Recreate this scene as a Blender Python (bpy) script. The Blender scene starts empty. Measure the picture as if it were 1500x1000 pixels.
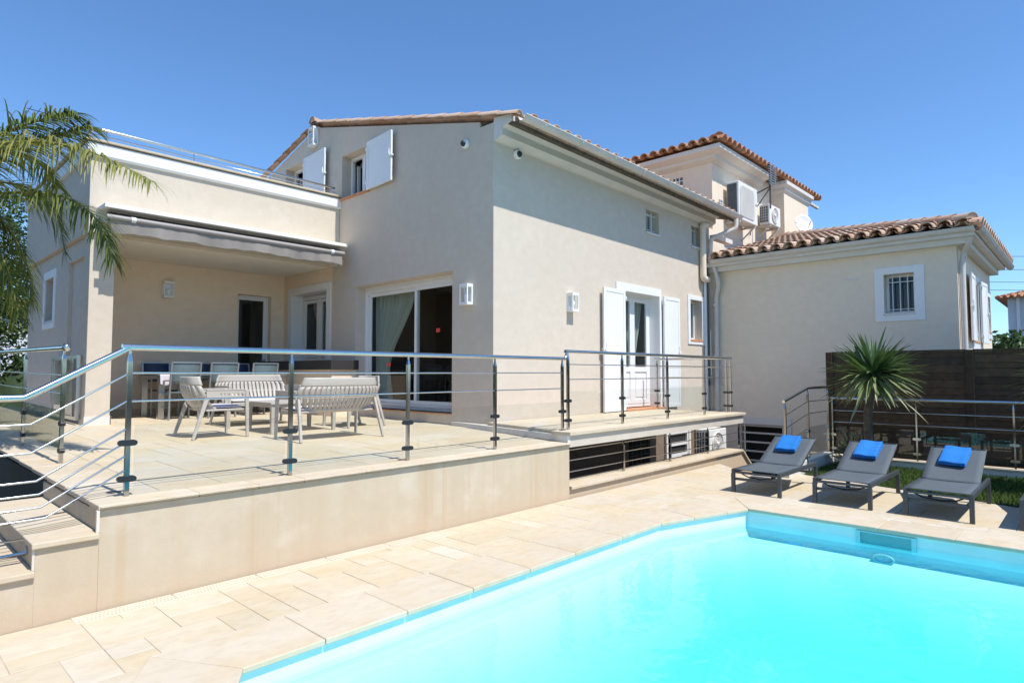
import bpy, math, random
from mathutils import Vector, Matrix
from mathutils.geometry import tessellate_polygon
random.seed(7)
R = math.radians
scn = bpy.context.scene
col = scn.collection

# ---------------------------------------------------------------- camera
TH, PI_ = R(43.1766), R(2.897)
fh = Vector((math.cos(TH), math.sin(TH), 0)); rt = Vector((math.sin(TH), -math.cos(TH), 0)); zz = Vector((0, 0, 1))
fw = fh * math.cos(PI_) + zz * math.sin(PI_); upv = -fh * math.sin(PI_) + zz * math.cos(PI_)
cd = bpy.data.cameras.new('camera'); cam = bpy.data.objects.new('camera', cd); col.objects.link(cam)
cd.sensor_width = 36; cd.lens = 21.816; cd.clip_end = 3000; cd.clip_start = 0.05
cam.matrix_world = Matrix(((rt.x, upv.x, -fw.x, 0), (rt.y, upv.y, -fw.y, 0), (rt.z, upv.z, -fw.z, 1.5), (0, 0, 0, 1)))
scn.camera = cam
# ---------------------------------------------------------------- sky and sun
SUN_EL = 59.3
w = bpy.data.worlds.new('World'); scn.world = w; w.use_nodes = True
nt = w.node_tree; bg = nt.nodes['Background']
sky = nt.nodes.new('ShaderNodeTexSky'); sky.sky_type = 'NISHITA'; sky.sun_disc = False
sky.sun_elevation = R(SUN_EL); sky.sun_rotation = R(179); sky.altitude = 50
sky.air_density = 1.0; sky.dust_density = 0.1; sky.ozone_density = 2.5
tint = nt.nodes.new('ShaderNodeMix'); tint.data_type = 'RGBA'; tint.blend_type = 'MULTIPLY'; tint.inputs[0].default_value = 1.0
nt.links.new(sky.outputs['Color'], tint.inputs[6]); tint.inputs[7].default_value = (.71, .965, 1.20, 1)      # clean, deep blue summer air
nt.links.new(tint.outputs[2], bg.inputs['Color']); bg.inputs['Strength'].default_value = 0.125
sd = bpy.data.lights.new('sun', 'SUN'); sun = bpy.data.objects.new('sun', sd); col.objects.link(sun)
sd.energy = 4.2; sd.angle = R(0.53); sd.color = (1.0, 0.965, 0.90)
tosun = Vector((math.sin(R(1)) * math.cos(R(SUN_EL)), -math.cos(R(SUN_EL)), math.sin(R(SUN_EL))))
sun.rotation_euler = tosun.to_track_quat('Z', 'Y').to_euler(); sun.location = (0, -10, 20)
scn.view_settings.view_transform = 'Standard'; scn.view_settings.look = 'None'
scn.view_settings.exposure = 0.42; scn.view_settings.gamma = 1.0
scn.render.engine = 'CYCLES'
scn.cycles.max_bounces = 12; scn.cycles.diffuse_bounces = 8; scn.cycles.transparent_max_bounces = 24

# ---------------------------------------------------------------- materials
def newmat(name):
    m = bpy.data.materials.new(name); m.use_nodes = True
    t = m.node_tree; t.nodes.clear()
    o = t.nodes.new('ShaderNodeOutputMaterial')
    return m, t, o
def N(t, kind, **kw):
    n = t.nodes.new('ShaderNode' + kind)
    for k, v in kw.items():
        if k in n.inputs: n.inputs[k].default_value = v
        else: setattr(n, k, v)
    return n
def geo(t, scale=(1, 1, 1)):
    g = t.nodes.new('ShaderNodeNewGeometry')
    mp = t.nodes.new('ShaderNodeMapping'); mp.inputs['Scale'].default_value = scale
    t.links.new(g.outputs['Position'], mp.inputs['Vector']); return mp.outputs['Vector']
def rgba(c): return (c[0], c[1], c[2], 1)
def mixc(t, fac, a, b, mode='MIX'):
    n = t.nodes.new('ShaderNodeMix'); n.data_type = 'RGBA'; n.blend_type = mode
    for s, v in ((n.inputs[0], fac), (n.inputs[6], a), (n.inputs[7], b)):
        if hasattr(v, 'is_output') or hasattr(v, 'links'): t.links.new(v, s)
        elif isinstance(v, (tuple, list)): s.default_value = rgba(v)
        else: s.default_value = v
    return n.outputs[2]
def noise(t, scale, detail=4, rough=.55, sc=(1, 1, 1)):
    n = N(t, 'TexNoise', Scale=scale, Detail=detail, Roughness=rough); t.links.new(geo(t, sc), n.inputs['Vector'])
    return n.outputs['Fac']
def ramp(t, v, a, b):
    n = t.nodes.new('ShaderNodeMapRange'); n.inputs[1].default_value = a; n.inputs[2].default_value = b
    t.links.new(v, n.inputs[0]); return n.outputs[0]
def finish(t, o, colour, rough=.6, metal=0, bump=None, bstr=.2, bdist=.01, spec=.5, extra=None):
    p = t.nodes.new('ShaderNodeBsdfPrincipled')
    if hasattr(colour, 'links'): t.links.new(colour, p.inputs['Base Color'])
    else: p.inputs['Base Color'].default_value = rgba(colour)
    if hasattr(rough, 'links'): t.links.new(rough, p.inputs['Roughness'])
    else: p.inputs['Roughness'].default_value = rough
    p.inputs['Metallic'].default_value = metal
    p.inputs['Specular IOR Level'].default_value = spec
    if bump is not None:
        b = t.nodes.new('ShaderNodeBump'); b.inputs['Strength'].default_value = bstr; b.inputs['Distance'].default_value = bdist
        t.links.new(bump, b.inputs['Height']); t.links.new(b.outputs['Normal'], p.inputs['Normal'])
    t.links.new(p.outputs['BSDF'], o.inputs['Surface']); return p
M = {}
def simple(name, c, rough=.5, metal=0, spec=.5, var=.06, vscale=3, bs=0):
    m, t, o = newmat(name)
    n = noise(t, vscale, 3)
    cc = mixc(t, ramp(t, n, .3, .7), tuple(x * (1 - var) for x in c), tuple(min(1, x * (1 + var)) for x in c))
    if bs: finish(t, o, cc, rough, metal, noise(t, bs, 3), .25, .004, spec)
    else: finish(t, o, cc, rough, metal, spec=spec)
    M[name] = m; return m
def stucco(name, a, b, stain=None, bs=130):
    m, t, o = newmat(name)
    n1 = ramp(t, noise(t, 1.3, 7, .66), .34, .66); n2 = ramp(t, noise(t, 6, 5, .6, (1, 1, 1.3)), .3, .7)
    c = mixc(t, n1, a, b); c = mixc(t, n2, c, tuple(x * .955 for x in a)); 
    if stain:
        s = ramp(t, noise(t, 1.0, 4, .6, (2.6, 2.6, .12)), .44, .70)
        low = N(t, 'SeparateXYZ'); g = t.nodes.new('ShaderNodeNewGeometry'); t.links.new(g.outputs['Position'], low.inputs[0])
        c = mixc(t, s, c, stain)
        s2 = ramp(t, noise(t, 1.0, 3, .5, (7, 7, .10)), .58, .76)
        c = mixc(t, s2, c, (stain[0] * .98, stain[1] * .91, stain[2] * .84))
        c = mixc(t, ramp(t, noise(t, 2.4, 5, .6), .55, .8), c, (.60, .52, .42))
        h = N(t, 'Math', operation='ADD'); t.links.new(low.outputs[2], h.inputs[0])
        nn = N(t, 'Math', operation='MULTIPLY'); t.links.new(noise(t, 1.7, 4), nn.inputs[0]); nn.inputs[1].default_value = .35; t.links.new(nn.outputs[0], h.inputs[1])
        c = mixc(t, ramp(t, h.outputs[0], .36, .05), c, (.54, .41, .275))
    bmp = mixc(t, .5, noise(t, bs, 4, .7), noise(t, 22, 4, .6))
    finish(t, o, c, .9, 0, bmp, .35, .006, .2)
    M[name] = m; return m
stucco('stucco', (.605, .52, .425), (.645, .56, .465))
stucco('stucco_cream', (.605, .525, .425), (.645, .565, .465))
stucco('stucco_warm_bounce', (.80, .655, .50), (.83, .69, .54))  # house stucco under the cover, warm bounced light put into its colour
stucco('stucco_right_bounce', (.79, .67, .53), (.825, .71, .57))  # same paint as the house stucco, lightened to stand for bounced light
stucco('render_wall', (.53, .445, .325), (.575, .49, .37), stain=(.50, .40, .28), bs=90)
simple('white_paint', (.78, .78, .77), .45, var=.02)
simple('cream_trim', (.66, .63, .58), .7, var=.04, bs=60)
simple('edge_cream', (.64, .58, .49), .7)
simple('slab_cream', (.55, .49, .405), .8, var=.07, bs=70)
simple('window_white', (.76, .76, .75), .3, var=.015)
simple('pvc_pipe', (.62, .58, .53), .5, var=.05)
simple('gutter_beige', (.60, .55, .49), .45, var=.07)
simple('ceiling_white', (.80, .75, .66), .85, var=.03)
simple('dark_grey_metal', (.075, .085, .095), .42, .3, var=.06)
simple('black_rubber', (.015, .016, .018), .45)
simple('dark_void', (.022, .022, .022), .8)  # near-black stands for the unlit depth behind openings
simple('interior_dark', (.035, .033, .03), .8)  # dimness of the unlit rooms put into the colour
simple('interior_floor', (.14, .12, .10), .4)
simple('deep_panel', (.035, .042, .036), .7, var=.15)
simple('basement_wall', (.22, .165, .12), .9, var=.12)
simple('sling_grey', (.088, .104, .116), .75, var=.05, vscale=2, bs=900)
simple('sling_teal', (.14, .195, .215), .5, var=.05)
simple('sling_navy', (.03, .055, .11), .6)
simple('alu_grey', (.33, .35, .37), .35, .6)
simple('furniture', (.44, .405, .35), .5, var=.03)
simple('cushion', (.60, .55, .60), .9, var=.04, bs=300)
simple('awning_fabric', (.25, .225, .205), .9, var=.05, bs=500)
simple('awning_case', (.80, .77, .71), .4, var=.03)
simple('awning_tube', (.34, .31, .29), .4, var=.03)
simple('ac_white', (.72, .71, .68), .45, var=.03)
simple('ac_grille', (.10, .105, .105), .5, .2)
simple('terracotta_sill', (.55, .25, .12), .7, var=.15, vscale=9)
simple('bark', (.11, .085, .06), .95, var=.35, vscale=14, bs=40)
simple('palm_bark', (.14, .10, .065), .95, var=.3, vscale=10, bs=30)
simple('counter_dark', (.045, .042, .042), .35)
simple('red_sticker', (.75, .06, .04), .5)
simple('hedge_dark', (.03, .055, .02), .8, var=.3)
simple('soil', (.10, .085, .05), .95, var=.3, vscale=.5)
simple('wire', (.05, .06, .08), .6)
simple('neighbour_wall', (.62, .63, .66), .8)
simple('grate_beige', (.66, .58, .46), .6, var=.04)
simple('dish_white', (.80, .80, .80), .4)
simple('teal_plastic', (.14, .36, .38), .35); simple('liner_band', (.64, .76, .755), .5); simple('liner_trim', (.33, .60, .63), .4)

def attr_mat(name, stops, rough=.7, noise_scale=12, namt=.25, bs=60, bst=.3, spec=.3, trans=0, bdist=.004):
    m, t, o = newmat(name)
    a = t.nodes.new('ShaderNodeAttribute'); a.attribute_name = 'rnd'
    cr = t.nodes.new('ShaderNodeValToRGB'); e = cr.color_ramp.elements
    while len(e) > 1: e.remove(e[-1])
    e[0].position = 0; e[0].color = rgba(stops[0])
    for i, s in enumerate(stops[1:]):
        x = e.new((i + 1) / (len(stops) - 1)); x.color = rgba(s)
    t.links.new(a.outputs['Fac'], cr.inputs['Fac'])
    n = ramp(t, noise(t, noise_scale, 5, .6), .3, .75)
    dk = mixc(t, 1.0, cr.outputs['Color'], (1 - namt, 1 - namt, 1 - namt), 'MULTIPLY')
    c = mixc(t, n, cr.outputs['Color'], dk)
    p = finish(t, o, c, rough, 0, noise(t, bs, 4) if bs else None, bst, bdist, spec)
    if trans:
        tr = N(t, 'BsdfTranslucent'); t.links.new(c, tr.inputs['Color'])
        mx = N(t, 'MixShader'); mx.inputs[0].default_value = trans
        t.links.new(p.outputs[0], mx.inputs[1]); t.links.new(tr.outputs[0], mx.inputs[2]); t.links.new(mx.outputs[0], o.inputs['Surface'])
    M[name] = m; return m
attr_mat('roof_tile', [(.58, .34, .225), (.64, .42, .29), (.68, .50, .38), (.54, .36, .26), (.70, .54, .42)], .85, 9, .32, 50)
attr_mat('roof_tile_red', [(.44, .18, .09), (.52, .24, .13), (.55, .31, .19), (.40, .20, .12)], .85, 9, .35, 50)
attr_mat('verge_tile', [(.60, .40, .28), (.66, .48, .36), (.56, .36, .25), (.68, .52, .41)], .85, 9, .25, 50)
def stone_mat(name, stops):
    m, t, o = newmat(name)
    a = t.nodes.new('ShaderNodeAttribute'); a.attribute_name = 'rnd'
    cr = t.nodes.new('ShaderNodeValToRGB'); e = cr.color_ramp.elements
    e[0].position = 0; e[0].color = rgba(stops[0]); e[1].position = 1; e[1].color = rgba(stops[-1])
    for i, s in enumerate(stops[1:-1]):
        x = e.new((i + 1) / (len(stops) - 1)); x.color = rgba(s)
    t.links.new(a.outputs['Fac'], cr.inputs['Fac'])
    off = N(t, 'VectorMath', operation='SCALE'); g = N(t, 'CombineXYZ')
    for i in range(3): t.links.new(a.outputs['Fac'], g.inputs[i])
    t.links.new(g.outputs[0], off.inputs[0]); off.inputs['Scale'].default_value = 60
    ad = N(t, 'VectorMath', operation='ADD'); t.links.new(geo(t, (1, 1.6, 1)), ad.inputs[0]); t.links.new(off.outputs[0], ad.inputs[1])
    n = N(t, 'TexNoise', Scale=2.4, Detail=6, Roughness=.6, Distortion=.35); t.links.new(ad.outputs[0], n.inputs['Vector'])
    c = mixc(t, ramp(t, n.outputs['Fac'], .46, .78), cr.outputs['Color'], (.56, .44, .275))
    n2 = N(t, 'TexNoise', Scale=9, Detail=5, Roughness=.65); t.links.new(ad.outputs[0], n2.inputs['Vector'])
    dk = mixc(t, 1.0, c, (.90, .88, .85), 'MULTIPLY')
    c = mixc(t, ramp(t, n2.outputs['Fac'], .45, .75), c, dk)
    c = mixc(t, ramp(t, noise(t, .55, 5, .6), .5, .75), c, mixc(t, 1.0, c, (.90, .86, .80), 'MULTIPLY'))
    finish(t, o, c, .75, 0, mixc(t, .4, n.outputs['Fac'], noise(t, 90, 4)), .25, .004, .3)
    M[name] = m
stone_mat('deck_stone', [(.53, .455, .325), (.585, .51, .385), (.565, .465, .315), (.60, .53, .42), (.54, .47, .36), (.585, .49, .345), (.56, .505, .42)])
stone_mat('coping_stone', [(.545, .46, .345), (.585, .505, .39), (.565, .485, .37)])
simple('grout', (.52, .44, .335), .95, var=.15, vscale=6)
attr_mat('leaf_yucca', [(.05, .10, .028), (.075, .14, .035), (.13, .20, .06), (.25, .29, .13), (.40, .39, .22)], .42, 5, .15, 0, spec=.5, trans=.18)
attr_mat('leaf_palm', [(.07, .115, .022), (.12, .165, .03), (.19, .22, .04), (.29, .28, .065), (.42, .37, .14)], .5, 5, .15, 0, spec=.35, trans=.35)
attr_mat('leaf_green', [(.03, .06, .015), (.05, .095, .02), (.08, .14, .03), (.12, .19, .04)], .5, 5, .15, 0, spec=.4, trans=.3)
attr_mat('grass_blade', [(.05, .09, .015), (.08, .14, .02), (.13, .19, .035)], .6, 5, .15, 0, trans=.3)
attr_mat('fence_wood', [(.055, .036, .022), (.10, .063, .036), (.135, .085, .048), (.075, .053, .036)], .8, 8, .45, 40, .5)
attr_mat('towel_blue', [(.03, .21, .60), (.045, .245, .67)], .95, 60, .2, 420, .9, .1, bdist=.006)

def metal_mat(name, c, rough):
    m, t, o = newmat(name)
    finish(t, o, mixc(t, ramp(t, noise(t, 9, 3), .3, .7), tuple(x * .92 for x in c), c), rough, 1.0); M[name] = m
metal_mat('steel_post', (.46, .455, .44), .13); metal_mat('steel', (.62, .62, .60), .16); metal_mat('steel_brushed', (.56, .55, .53), .30)
def glassy(name, tint, ior=1.45, rough=0.0, bumpscale=None, bstr=.05, refl=1.0):
    m, t, o = newmat(name)
    tr = N(t, 'BsdfTransparent'); tr.inputs['Color'].default_value = rgba(tint)
    gl = N(t, 'BsdfGlossy'); gl.inputs['Roughness'].default_value = rough; gl.inputs['Color'].default_value = (refl, refl, refl, 1)
    g = t.nodes.new('ShaderNodeNewGeometry'); dt_ = N(t, 'VectorMath', operation='DOT_PRODUCT'); t.links.new(g.outputs['Incoming'], dt_.inputs[0]); t.links.new(g.outputs['Normal'], dt_.inputs[1])
    if bumpscale:
        b = N(t, 'Bump'); b.inputs['Strength'].default_value = bstr; b.inputs['Distance'].default_value = .05
        n = N(t, 'TexNoise', Scale=bumpscale, Detail=3, Roughness=.5, Distortion=.6); t.links.new(geo(t), n.inputs['Vector'])
        t.links.new(n.outputs['Fac'], b.inputs['Height'])
        t.links.new(b.outputs[0], gl.inputs['Normal']); t.links.new(b.outputs[0], dt_.inputs[1])
    ab = N(t, 'Math', operation='ABSOLUTE'); t.links.new(dt_.outputs['Value'], ab.inputs[0])
    om = N(t, 'Math', operation='SUBTRACT'); om.inputs[0].default_value = 1; t.links.new(ab.outputs[0], om.inputs[1]); om.use_clamp = True
    pw = N(t, 'Math', operation='POWER'); t.links.new(om.outputs[0], pw.inputs[0]); pw.inputs[1].default_value = 5
    f0 = ((ior - 1) / (ior + 1)) ** 2
    fa = N(t, 'Math', operation='MULTIPLY_ADD'); t.links.new(pw.outputs[0], fa.inputs[0]); fa.inputs[1].default_value = 1 - f0; fa.inputs[2].default_value = f0
    mx = N(t, 'MixShader'); t.links.new(fa.outputs[0], mx.inputs[0]); t.links.new(tr.outputs[0], mx.inputs[1]); t.links.new(gl.outputs[0], mx.inputs[2])
    t.links.new(mx.outputs[0], o.inputs['Surface']); M[name] = m
glassy('glass_panel', (.965, .98, .975), 1.45)
glassy('window_glass', (.74, .80, .77), 1.55)
glassy('water', (1, 1, 1), 1.33, 0.0, 3.2, .14)
t = M['water'].node_tree; va = N(t, 'VolumeAbsorption'); va.inputs['Color'].default_value = (.10, .96, .99, 1); va.inputs['Density'].default_value = .85
t.links.new(va.outputs[0], [q for q in t.nodes if q.type == 'OUTPUT_MATERIAL'][0].inputs['Volume'])
gn = t.nodes.new('ShaderNodeNewGeometry'); sx = N(t, 'SeparateXYZ'); t.links.new(gn.outputs['True Normal'], sx.inputs[0]); up_ = N(t, 'Math', operation='ABSOLUTE'); t.links.new(sx.outputs[2], up_.inputs[0])
mxn = [q for q in t.nodes if q.type == 'MIX_SHADER'][0]; src = mxn.inputs[0].links[0].from_socket; mu = N(t, 'Math', operation='MULTIPLY'); t.links.new(src, mu.inputs[0]); t.links.new(up_.outputs[0], mu.inputs[1]); t.links.new(mu.outputs[0], mxn.inputs[0])   # only the open surface mirrors
# pool liner
m, t, o = newmat('pool_liner')
c = mixc(t, ramp(t, noise(t, 1.2, 4), .3, .7), (.59, .79, .82), (.63, .825, .85))
c = mixc(t, ramp(t, noise(t, 26, 4, .6, (1, 1, 1)), .55, .8), c, (.57, .775, .81)); finish(t, o, c, .5, 0, None, spec=.3); M['pool_liner'] = m
# curtain (thin cloth)
m, t, o = newmat('curtain_cloth')
df = N(t, 'BsdfDiffuse'); df.inputs['Color'].default_value = (.66, .70, .64, 1); tl = N(t, 'BsdfTranslucent'); tl.inputs['Color'].default_value = (.66, .70, .64, 1)
mx = N(t, 'MixShader'); mx.inputs[0].default_value = .35; t.links.new(df.outputs[0], mx.inputs[1]); t.links.new(tl.outputs[0], mx.inputs[2]); t.links.new(mx.outputs[0], o.inputs['Surface']); M['curtain_cloth'] = m

# ---------------------------------------------------------------- mesh builder
WM = {}
class MB:
    def __init__(s): s.v = []; s.f = []; s.sm = []; s.rv = []; s.cur = .5; s.T = None
    def vv(s, pts):
        b = len(s.v)
        for p in pts:
            p = Vector(p)
            if s.T: p = s.T(p) if callable(s.T) else s.T @ p
            s.v.append(p)
        return b
    def face(s, idx, smooth=False): s.f.append(tuple(idx)); s.sm.append(smooth); s.rv.append(s.cur)
    def poly(s, pts, smooth=False):
        b = s.vv(pts); s.face(range(b, b + len(pts)), smooth)
    def box(s, x0, y0, z0, x1, y1, z1):
        x0, x1 = sorted((x0, x1)); y0, y1 = sorted((y0, y1)); z0, z1 = sorted((z0, z1))
        s.hexa([(x0, y0, z0), (x1, y0, z0), (x1, y1, z0), (x0, y1, z0)], [(x0, y0, z1), (x1, y0, z1), (x1, y1, z1), (x0, y1, z1)])
    def hexa(s, lo, hi):
        n = len(lo); b = s.vv(list(lo) + list(hi))
        s.face([b + i for i in range(n - 1, -1, -1)]); s.face([b + n + i for i in range(n)])
        for i in range(n):
            j = (i + 1) % n; s.face([b + i, b + j, b + n + j, b + n + i])
    def bar(s, a, b, wdt, hgt, side=None, w2=None, h2=None):
        a, b = Vector(a), Vector(b); d = (b - a).normalized()
        sd_ = Vector(side) if side else (d.cross(zz) if abs(d.z) < .95 else Vector((1, 0, 0)))
        sd_ = (sd_ - d * sd_.dot(d)).normalized(); u = sd_.cross(d)
        w2 = w2 or wdt; h2 = h2 or hgt
        q = lambda c, ww, hh: [c - sd_ * ww / 2 - u * hh / 2, c + sd_ * ww / 2 - u * hh / 2, c + sd_ * ww / 2 + u * hh / 2, c - sd_ * ww / 2 + u * hh / 2]
        s.hexa(q(a, wdt, hgt), q(b, w2, h2))
    def tube(s, pts, r, n=8, cap=True, rs=None):
        pts = [Vector(p) for p in pts]; rings = []; prev = None
        for i, p in enumerate(pts):
            d = (pts[min(i + 1, len(pts) - 1)] - pts[max(i - 1, 0)]).normalized()
            if prev is None: a = d.cross(zz) if abs(d.z) < .9 else d.cross(Vector((1, 0, 0)))
            else: a = prev - d * prev.dot(d)
            a.normalize(); prev = a; b_ = d.cross(a); rr = rs[i] if rs else r
            k = 1.0
            if 0 < i < len(pts) - 1:
                d1 = (p - pts[i - 1]).normalized(); k = 1 / max(.5, abs(d.dot(d1)))
            rings.append(s.vv([p + (a * math.cos(2 * math.pi * j / n) + b_ * math.sin(2 * math.pi * j / n)) * rr * k for j in range(n)]))
        for q0, q1 in zip(rings, rings[1:]):
            for j in range(n): s.face([q0 + j, q0 + (j + 1) % n, q1 + (j + 1) % n, q1 + j], True)
        if cap: s.capring(rings[0], n, True); s.capring(rings[-1], n, False)
    def capring(s, q, n, flip):
        b = len(s.v); s.v += [s.v[q + j].copy() for j in range(n)]
        s.face([b + j for j in (range(n - 1, -1, -1) if flip else range(n))])
    def lathe(s, c, prof, n=16, axis='Z'):
        c = Vector(c); rings = []
        for r, h in prof:
            ps = []
            for j in range(n):
                a = 2 * math.pi * j / n; x, y = r * math.cos(a), r * math.sin(a)
                ps.append(c + (Vector((x, y, h)) if axis == 'Z' else Vector((h, x, y)) if axis == 'X' else Vector((y, h, x))))
            rings.append(s.vv(ps))
        for q0, q1 in zip(rings, rings[1:]):
            for j in range(n): s.face([q0 + j, q0 + (j + 1) % n, q1 + (j + 1) % n, q1 + j], True)
        s.capring(rings[0], n, True); s.capring(rings[-1], n, False)
    def grid(s, fn, nu, nv, smooth=True, thick=0):
        P = [[Vector(fn(i / nu, j / nv)) for j in range(nv + 1)] for i in range(nu + 1)]
        def put(P, flip):
            b = s.vv([p for r_ in P for p in r_])
            for i in range(nu):
                for j in range(nv):
                    q = [b + i * (nv + 1) + j, b + (i + 1) * (nv + 1) + j, b + (i + 1) * (nv + 1) + j + 1, b + i * (nv + 1) + j + 1]
                    s.face(q[::-1] if flip else q, smooth)
            return b
        b0 = put(P, False)
        if thick:
            Q = []
            for i in range(nu + 1):
                row = []
                for j in range(nv + 1):
                    du = P[min(i + 1, nu)][j] - P[max(i - 1, 0)][j]; dv = P[i][min(j + 1, nv)] - P[i][max(j - 1, 0)]
                    n_ = du.cross(dv)
                    row.append(P[i][j] - n_.normalized() * thick if n_.length > 1e-9 else P[i][j])
                Q.append(row)
            b1 = put(Q, True)
            ed = [(i, 0) for i in range(nu + 1)] + [(nu, j) for j in range(1, nv + 1)] + [(i, nv) for i in range(nu - 1, -1, -1)] + [(0, j) for j in range(nv - 1, 0, -1)]
            for (i, j), (k, l) in zip(ed, ed[1:] + ed[:1]):
                s.face([b0 + i * (nv + 1) + j, b1 + i * (nv + 1) + j, b1 + k * (nv + 1) + l, b0 + k * (nv + 1) + l])
    def wall(s, outer, holes, O, U, Nn, thick):
        """flat wall from a polygon in (u, z) with openings; front face on the plane, body behind it"""
        O, U, Nn = Vector(O), Vector(U), Vector(Nn)
        loops = [outer] + holes
        flat = [p for l in loops for p in l]
        tri = tessellate_polygon([[Vector((p[0], p[1], 0)) for p in l] for l in loops])
        P = [O + U * p[0] + zz * p[1] for p in flat]; n = len(P)
        b = s.vv(P + [p - Nn * thick for p in P])
        for t_ in tri:
            a, c, d = [P[i] for i in t_]
            fl = (c - a).cross(d - a).dot(Nn) < 0
            q = list(t_)[::-1] if fl else list(t_)
            s.face([b + i for i in q]); s.face([b + n + i for i in q[::-1]])
        k = 0
        for li, l in enumerate(loops):
            m_ = len(l); area = sum(l[i][0] * l[(i + 1) % m_][1] - l[(i + 1) % m_][0] * l[i][1] for i in range(m_))
            right = U.cross(zz).dot(Nn) > 0
            for i in range(m_):
                j = (i + 1) % m_; q = [b + k + i, b + n + k + i, b + n + k + j, b + k + j]
                if ((area > 0) == right) != (li == 0): q = q[::-1]
                s.face(q if True else q)
            k += m_
    def sweep(s, path, prof, caps=True):
        """closed (out, z) profile swept along an XY path with mitred corners; out = right-hand side"""
        path = [Vector((p[0], p[1], p[2] if len(p) > 2 else 0)) for p in path]; rings = []
        for i, p in enumerate(path):
            ns = []
            if i > 0: d = path[i] - path[i - 1]; ns.append(Vector((d.y, -d.x, 0)).normalized())
            if i < len(path) - 1: d = path[i + 1] - path[i]; ns.append(Vector((d.y, -d.x, 0)).normalized())
            n_ = sum(ns, Vector()).normalized(); k = 1 / max(.3, n_.dot(ns[0]))
            rings.append(s.vv([p + n_ * (o_ * k) + zz * z_ for o_, z_ in prof]))
        n = len(prof)
        for a, b in zip(rings, rings[1:]):
            for j in range(n): s.face([a + j, a + (j + 1) % n, b + (j + 1) % n, b + j])
        if caps: s.face([rings[0] + j for j in range(n - 1, -1, -1)]); s.face([rings[-1] + j for j in range(n)])
    def build(s, name, mat, parent=None, bevel=0, label=None, recalc=True):
        me = bpy.data.meshes.new(name); inv = None
        if parent is not None: inv = WM[parent.name].inverted()
        vs = [inv @ v for v in s.v] if inv else s.v
        me.from_pydata(vs, [], s.f)
        me.polygons.foreach_set('use_smooth', s.sm)
        at = me.attributes.new('rnd', 'FLOAT', 'FACE'); at.data.foreach_set('value', s.rv)
        if recalc:
            import bmesh
            bm = bmesh.new(); bm.from_mesh(me); bmesh.ops.recalc_face_normals(bm, faces=bm.faces); bm.to_mesh(me); bm.free()
        me.materials.append(M[mat] if isinstance(mat, str) else mat); me.update()
        o = bpy.data.objects.new(name, me); col.objects.link(o)
        if parent is not None: o.parent = parent; WM[o.name] = WM[parent.name]
        else: WM[o.name] = Matrix()
        if bevel:
            b = o.modifiers.new('bevel', 'BEVEL'); b.width = bevel; b.segments = 2; b.limit_method = 'ANGLE'; b.angle_limit = R(40)
        if label: o['label'] = label
        return o
def tag(o, label, cat, group=None):
    o['label'] = label; o['category'] = cat
    if group: o['group'] = group
    return o
def thing(name, label, cat, loc=(0, 0, 0), rz=0, group=None):
    o = bpy.data.objects.new(name, None); col.objects.link(o); o.location = loc; o.rotation_euler = (0, 0, rz); o.empty_display_size = .1
    WM[o.name] = Matrix.Translation(loc) @ Matrix.Rotation(rz, 4, 'Z')
    return tag(o, label, cat, group)
def structure(o): o['kind'] = 'structure'; return o
def dup(root, loc, rz, label, group=None):
    def cp(o, par):
        c = o.copy(); col.objects.link(c)
        if par: c.parent = par
        for ch in list(o.children): cp(ch, c)
        return c
    kids = root; c = cp(root, None); c.location = loc; c.rotation_euler = (0, 0, rz); c['label'] = label
    if group: c['group'] = group
    return c
def bx(name, mat, parent, *b, bevel=0, label=None):
    m_ = MB(); m_.box(*b); return m_.build(name, mat, parent, bevel, label)
def zt(Y): return .655 + .0115 * (Y - 4.64)     # the terrace falls slightly towards the pool

# ================================================================ SETTING
g_ = MB(); g_.poly([(-900, -900, -1.75), (900, -900, -1.75), (900, 900, -1.75), (-900, 900, -1.75)])
structure(g_.build('ground', 'soil'))

POOL = [(1.40, 3.24), (5.60, 3.24), (6.88, 2.87), (6.90, -4.0), (.95, -4.0), (.95, 2.48)]
DECK = [(-14, -14), (8.95, -14), (8.95, .5), (9.75, 3.28), (9.2, 3.35), (9.15, 3.75), (9.95, 4.6), (5.97, 4.63), (-14, 4.63)]
def inside(p, poly):
    x, y = p; c = False
    for i in range(len(poly)):
        (x1, y1), (x2, y2) = poly[i], poly[i - 1]
        if (y1 > y) != (y2 > y) and x < (x2 - x1) * (y - y1) / (y2 - y1) + x1: c = not c
    return c
def offset(poly, d):
    out = []
    n = len(poly); area = sum(poly[i][0] * poly[(i + 1) % n][1] - poly[(i + 1) % n][0] * poly[i][1] for i in range(n))
    sg = 1 if area > 0 else -1
    for i in range(n):
        p0, p1, p2 = Vector(poly[i - 1]), Vector(poly[i]), Vector(poly[(i + 1) % n])
        e1, e2 = (p1 - p0).normalized(), (p2 - p1).normalized()
        n1, n2 = Vector((e1.y, -e1.x)) * sg, Vector((e2.y, -e2.x)) * sg
        b = (n1 + n2).normalized(); q = p1 + b * (d / b.dot(n1)); out.append((q.x, q.y))
    return out
def flat_poly(mb, outer, holes, z, depth=0):
    loops = [outer] + holes; flat = [p for l in loops for p in l]
    tri = tessellate_polygon([[Vector((p[0], p[1], 0)) for p in l] for l in loops])
    b = mb.vv([(p[0], p[1], z) for p in flat])
    for t_ in tri:
        a, c, d = [flat[i] for i in t_]
        f = (c[0] - a[0]) * (d[1] - a[1]) - (c[1] - a[1]) * (d[0] - a[0]) < 0
        mb.face([b + i for i in (t_[::-1] if f else t_)])
    if depth:
        b2 = mb.vv([(p[0], p[1], z - depth) for p in outer]); n = len(outer)
        for i in range(n): mb.face([b + i, b + (i + 1) % n, b2 + (i + 1) % n, b2 + i])
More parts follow.
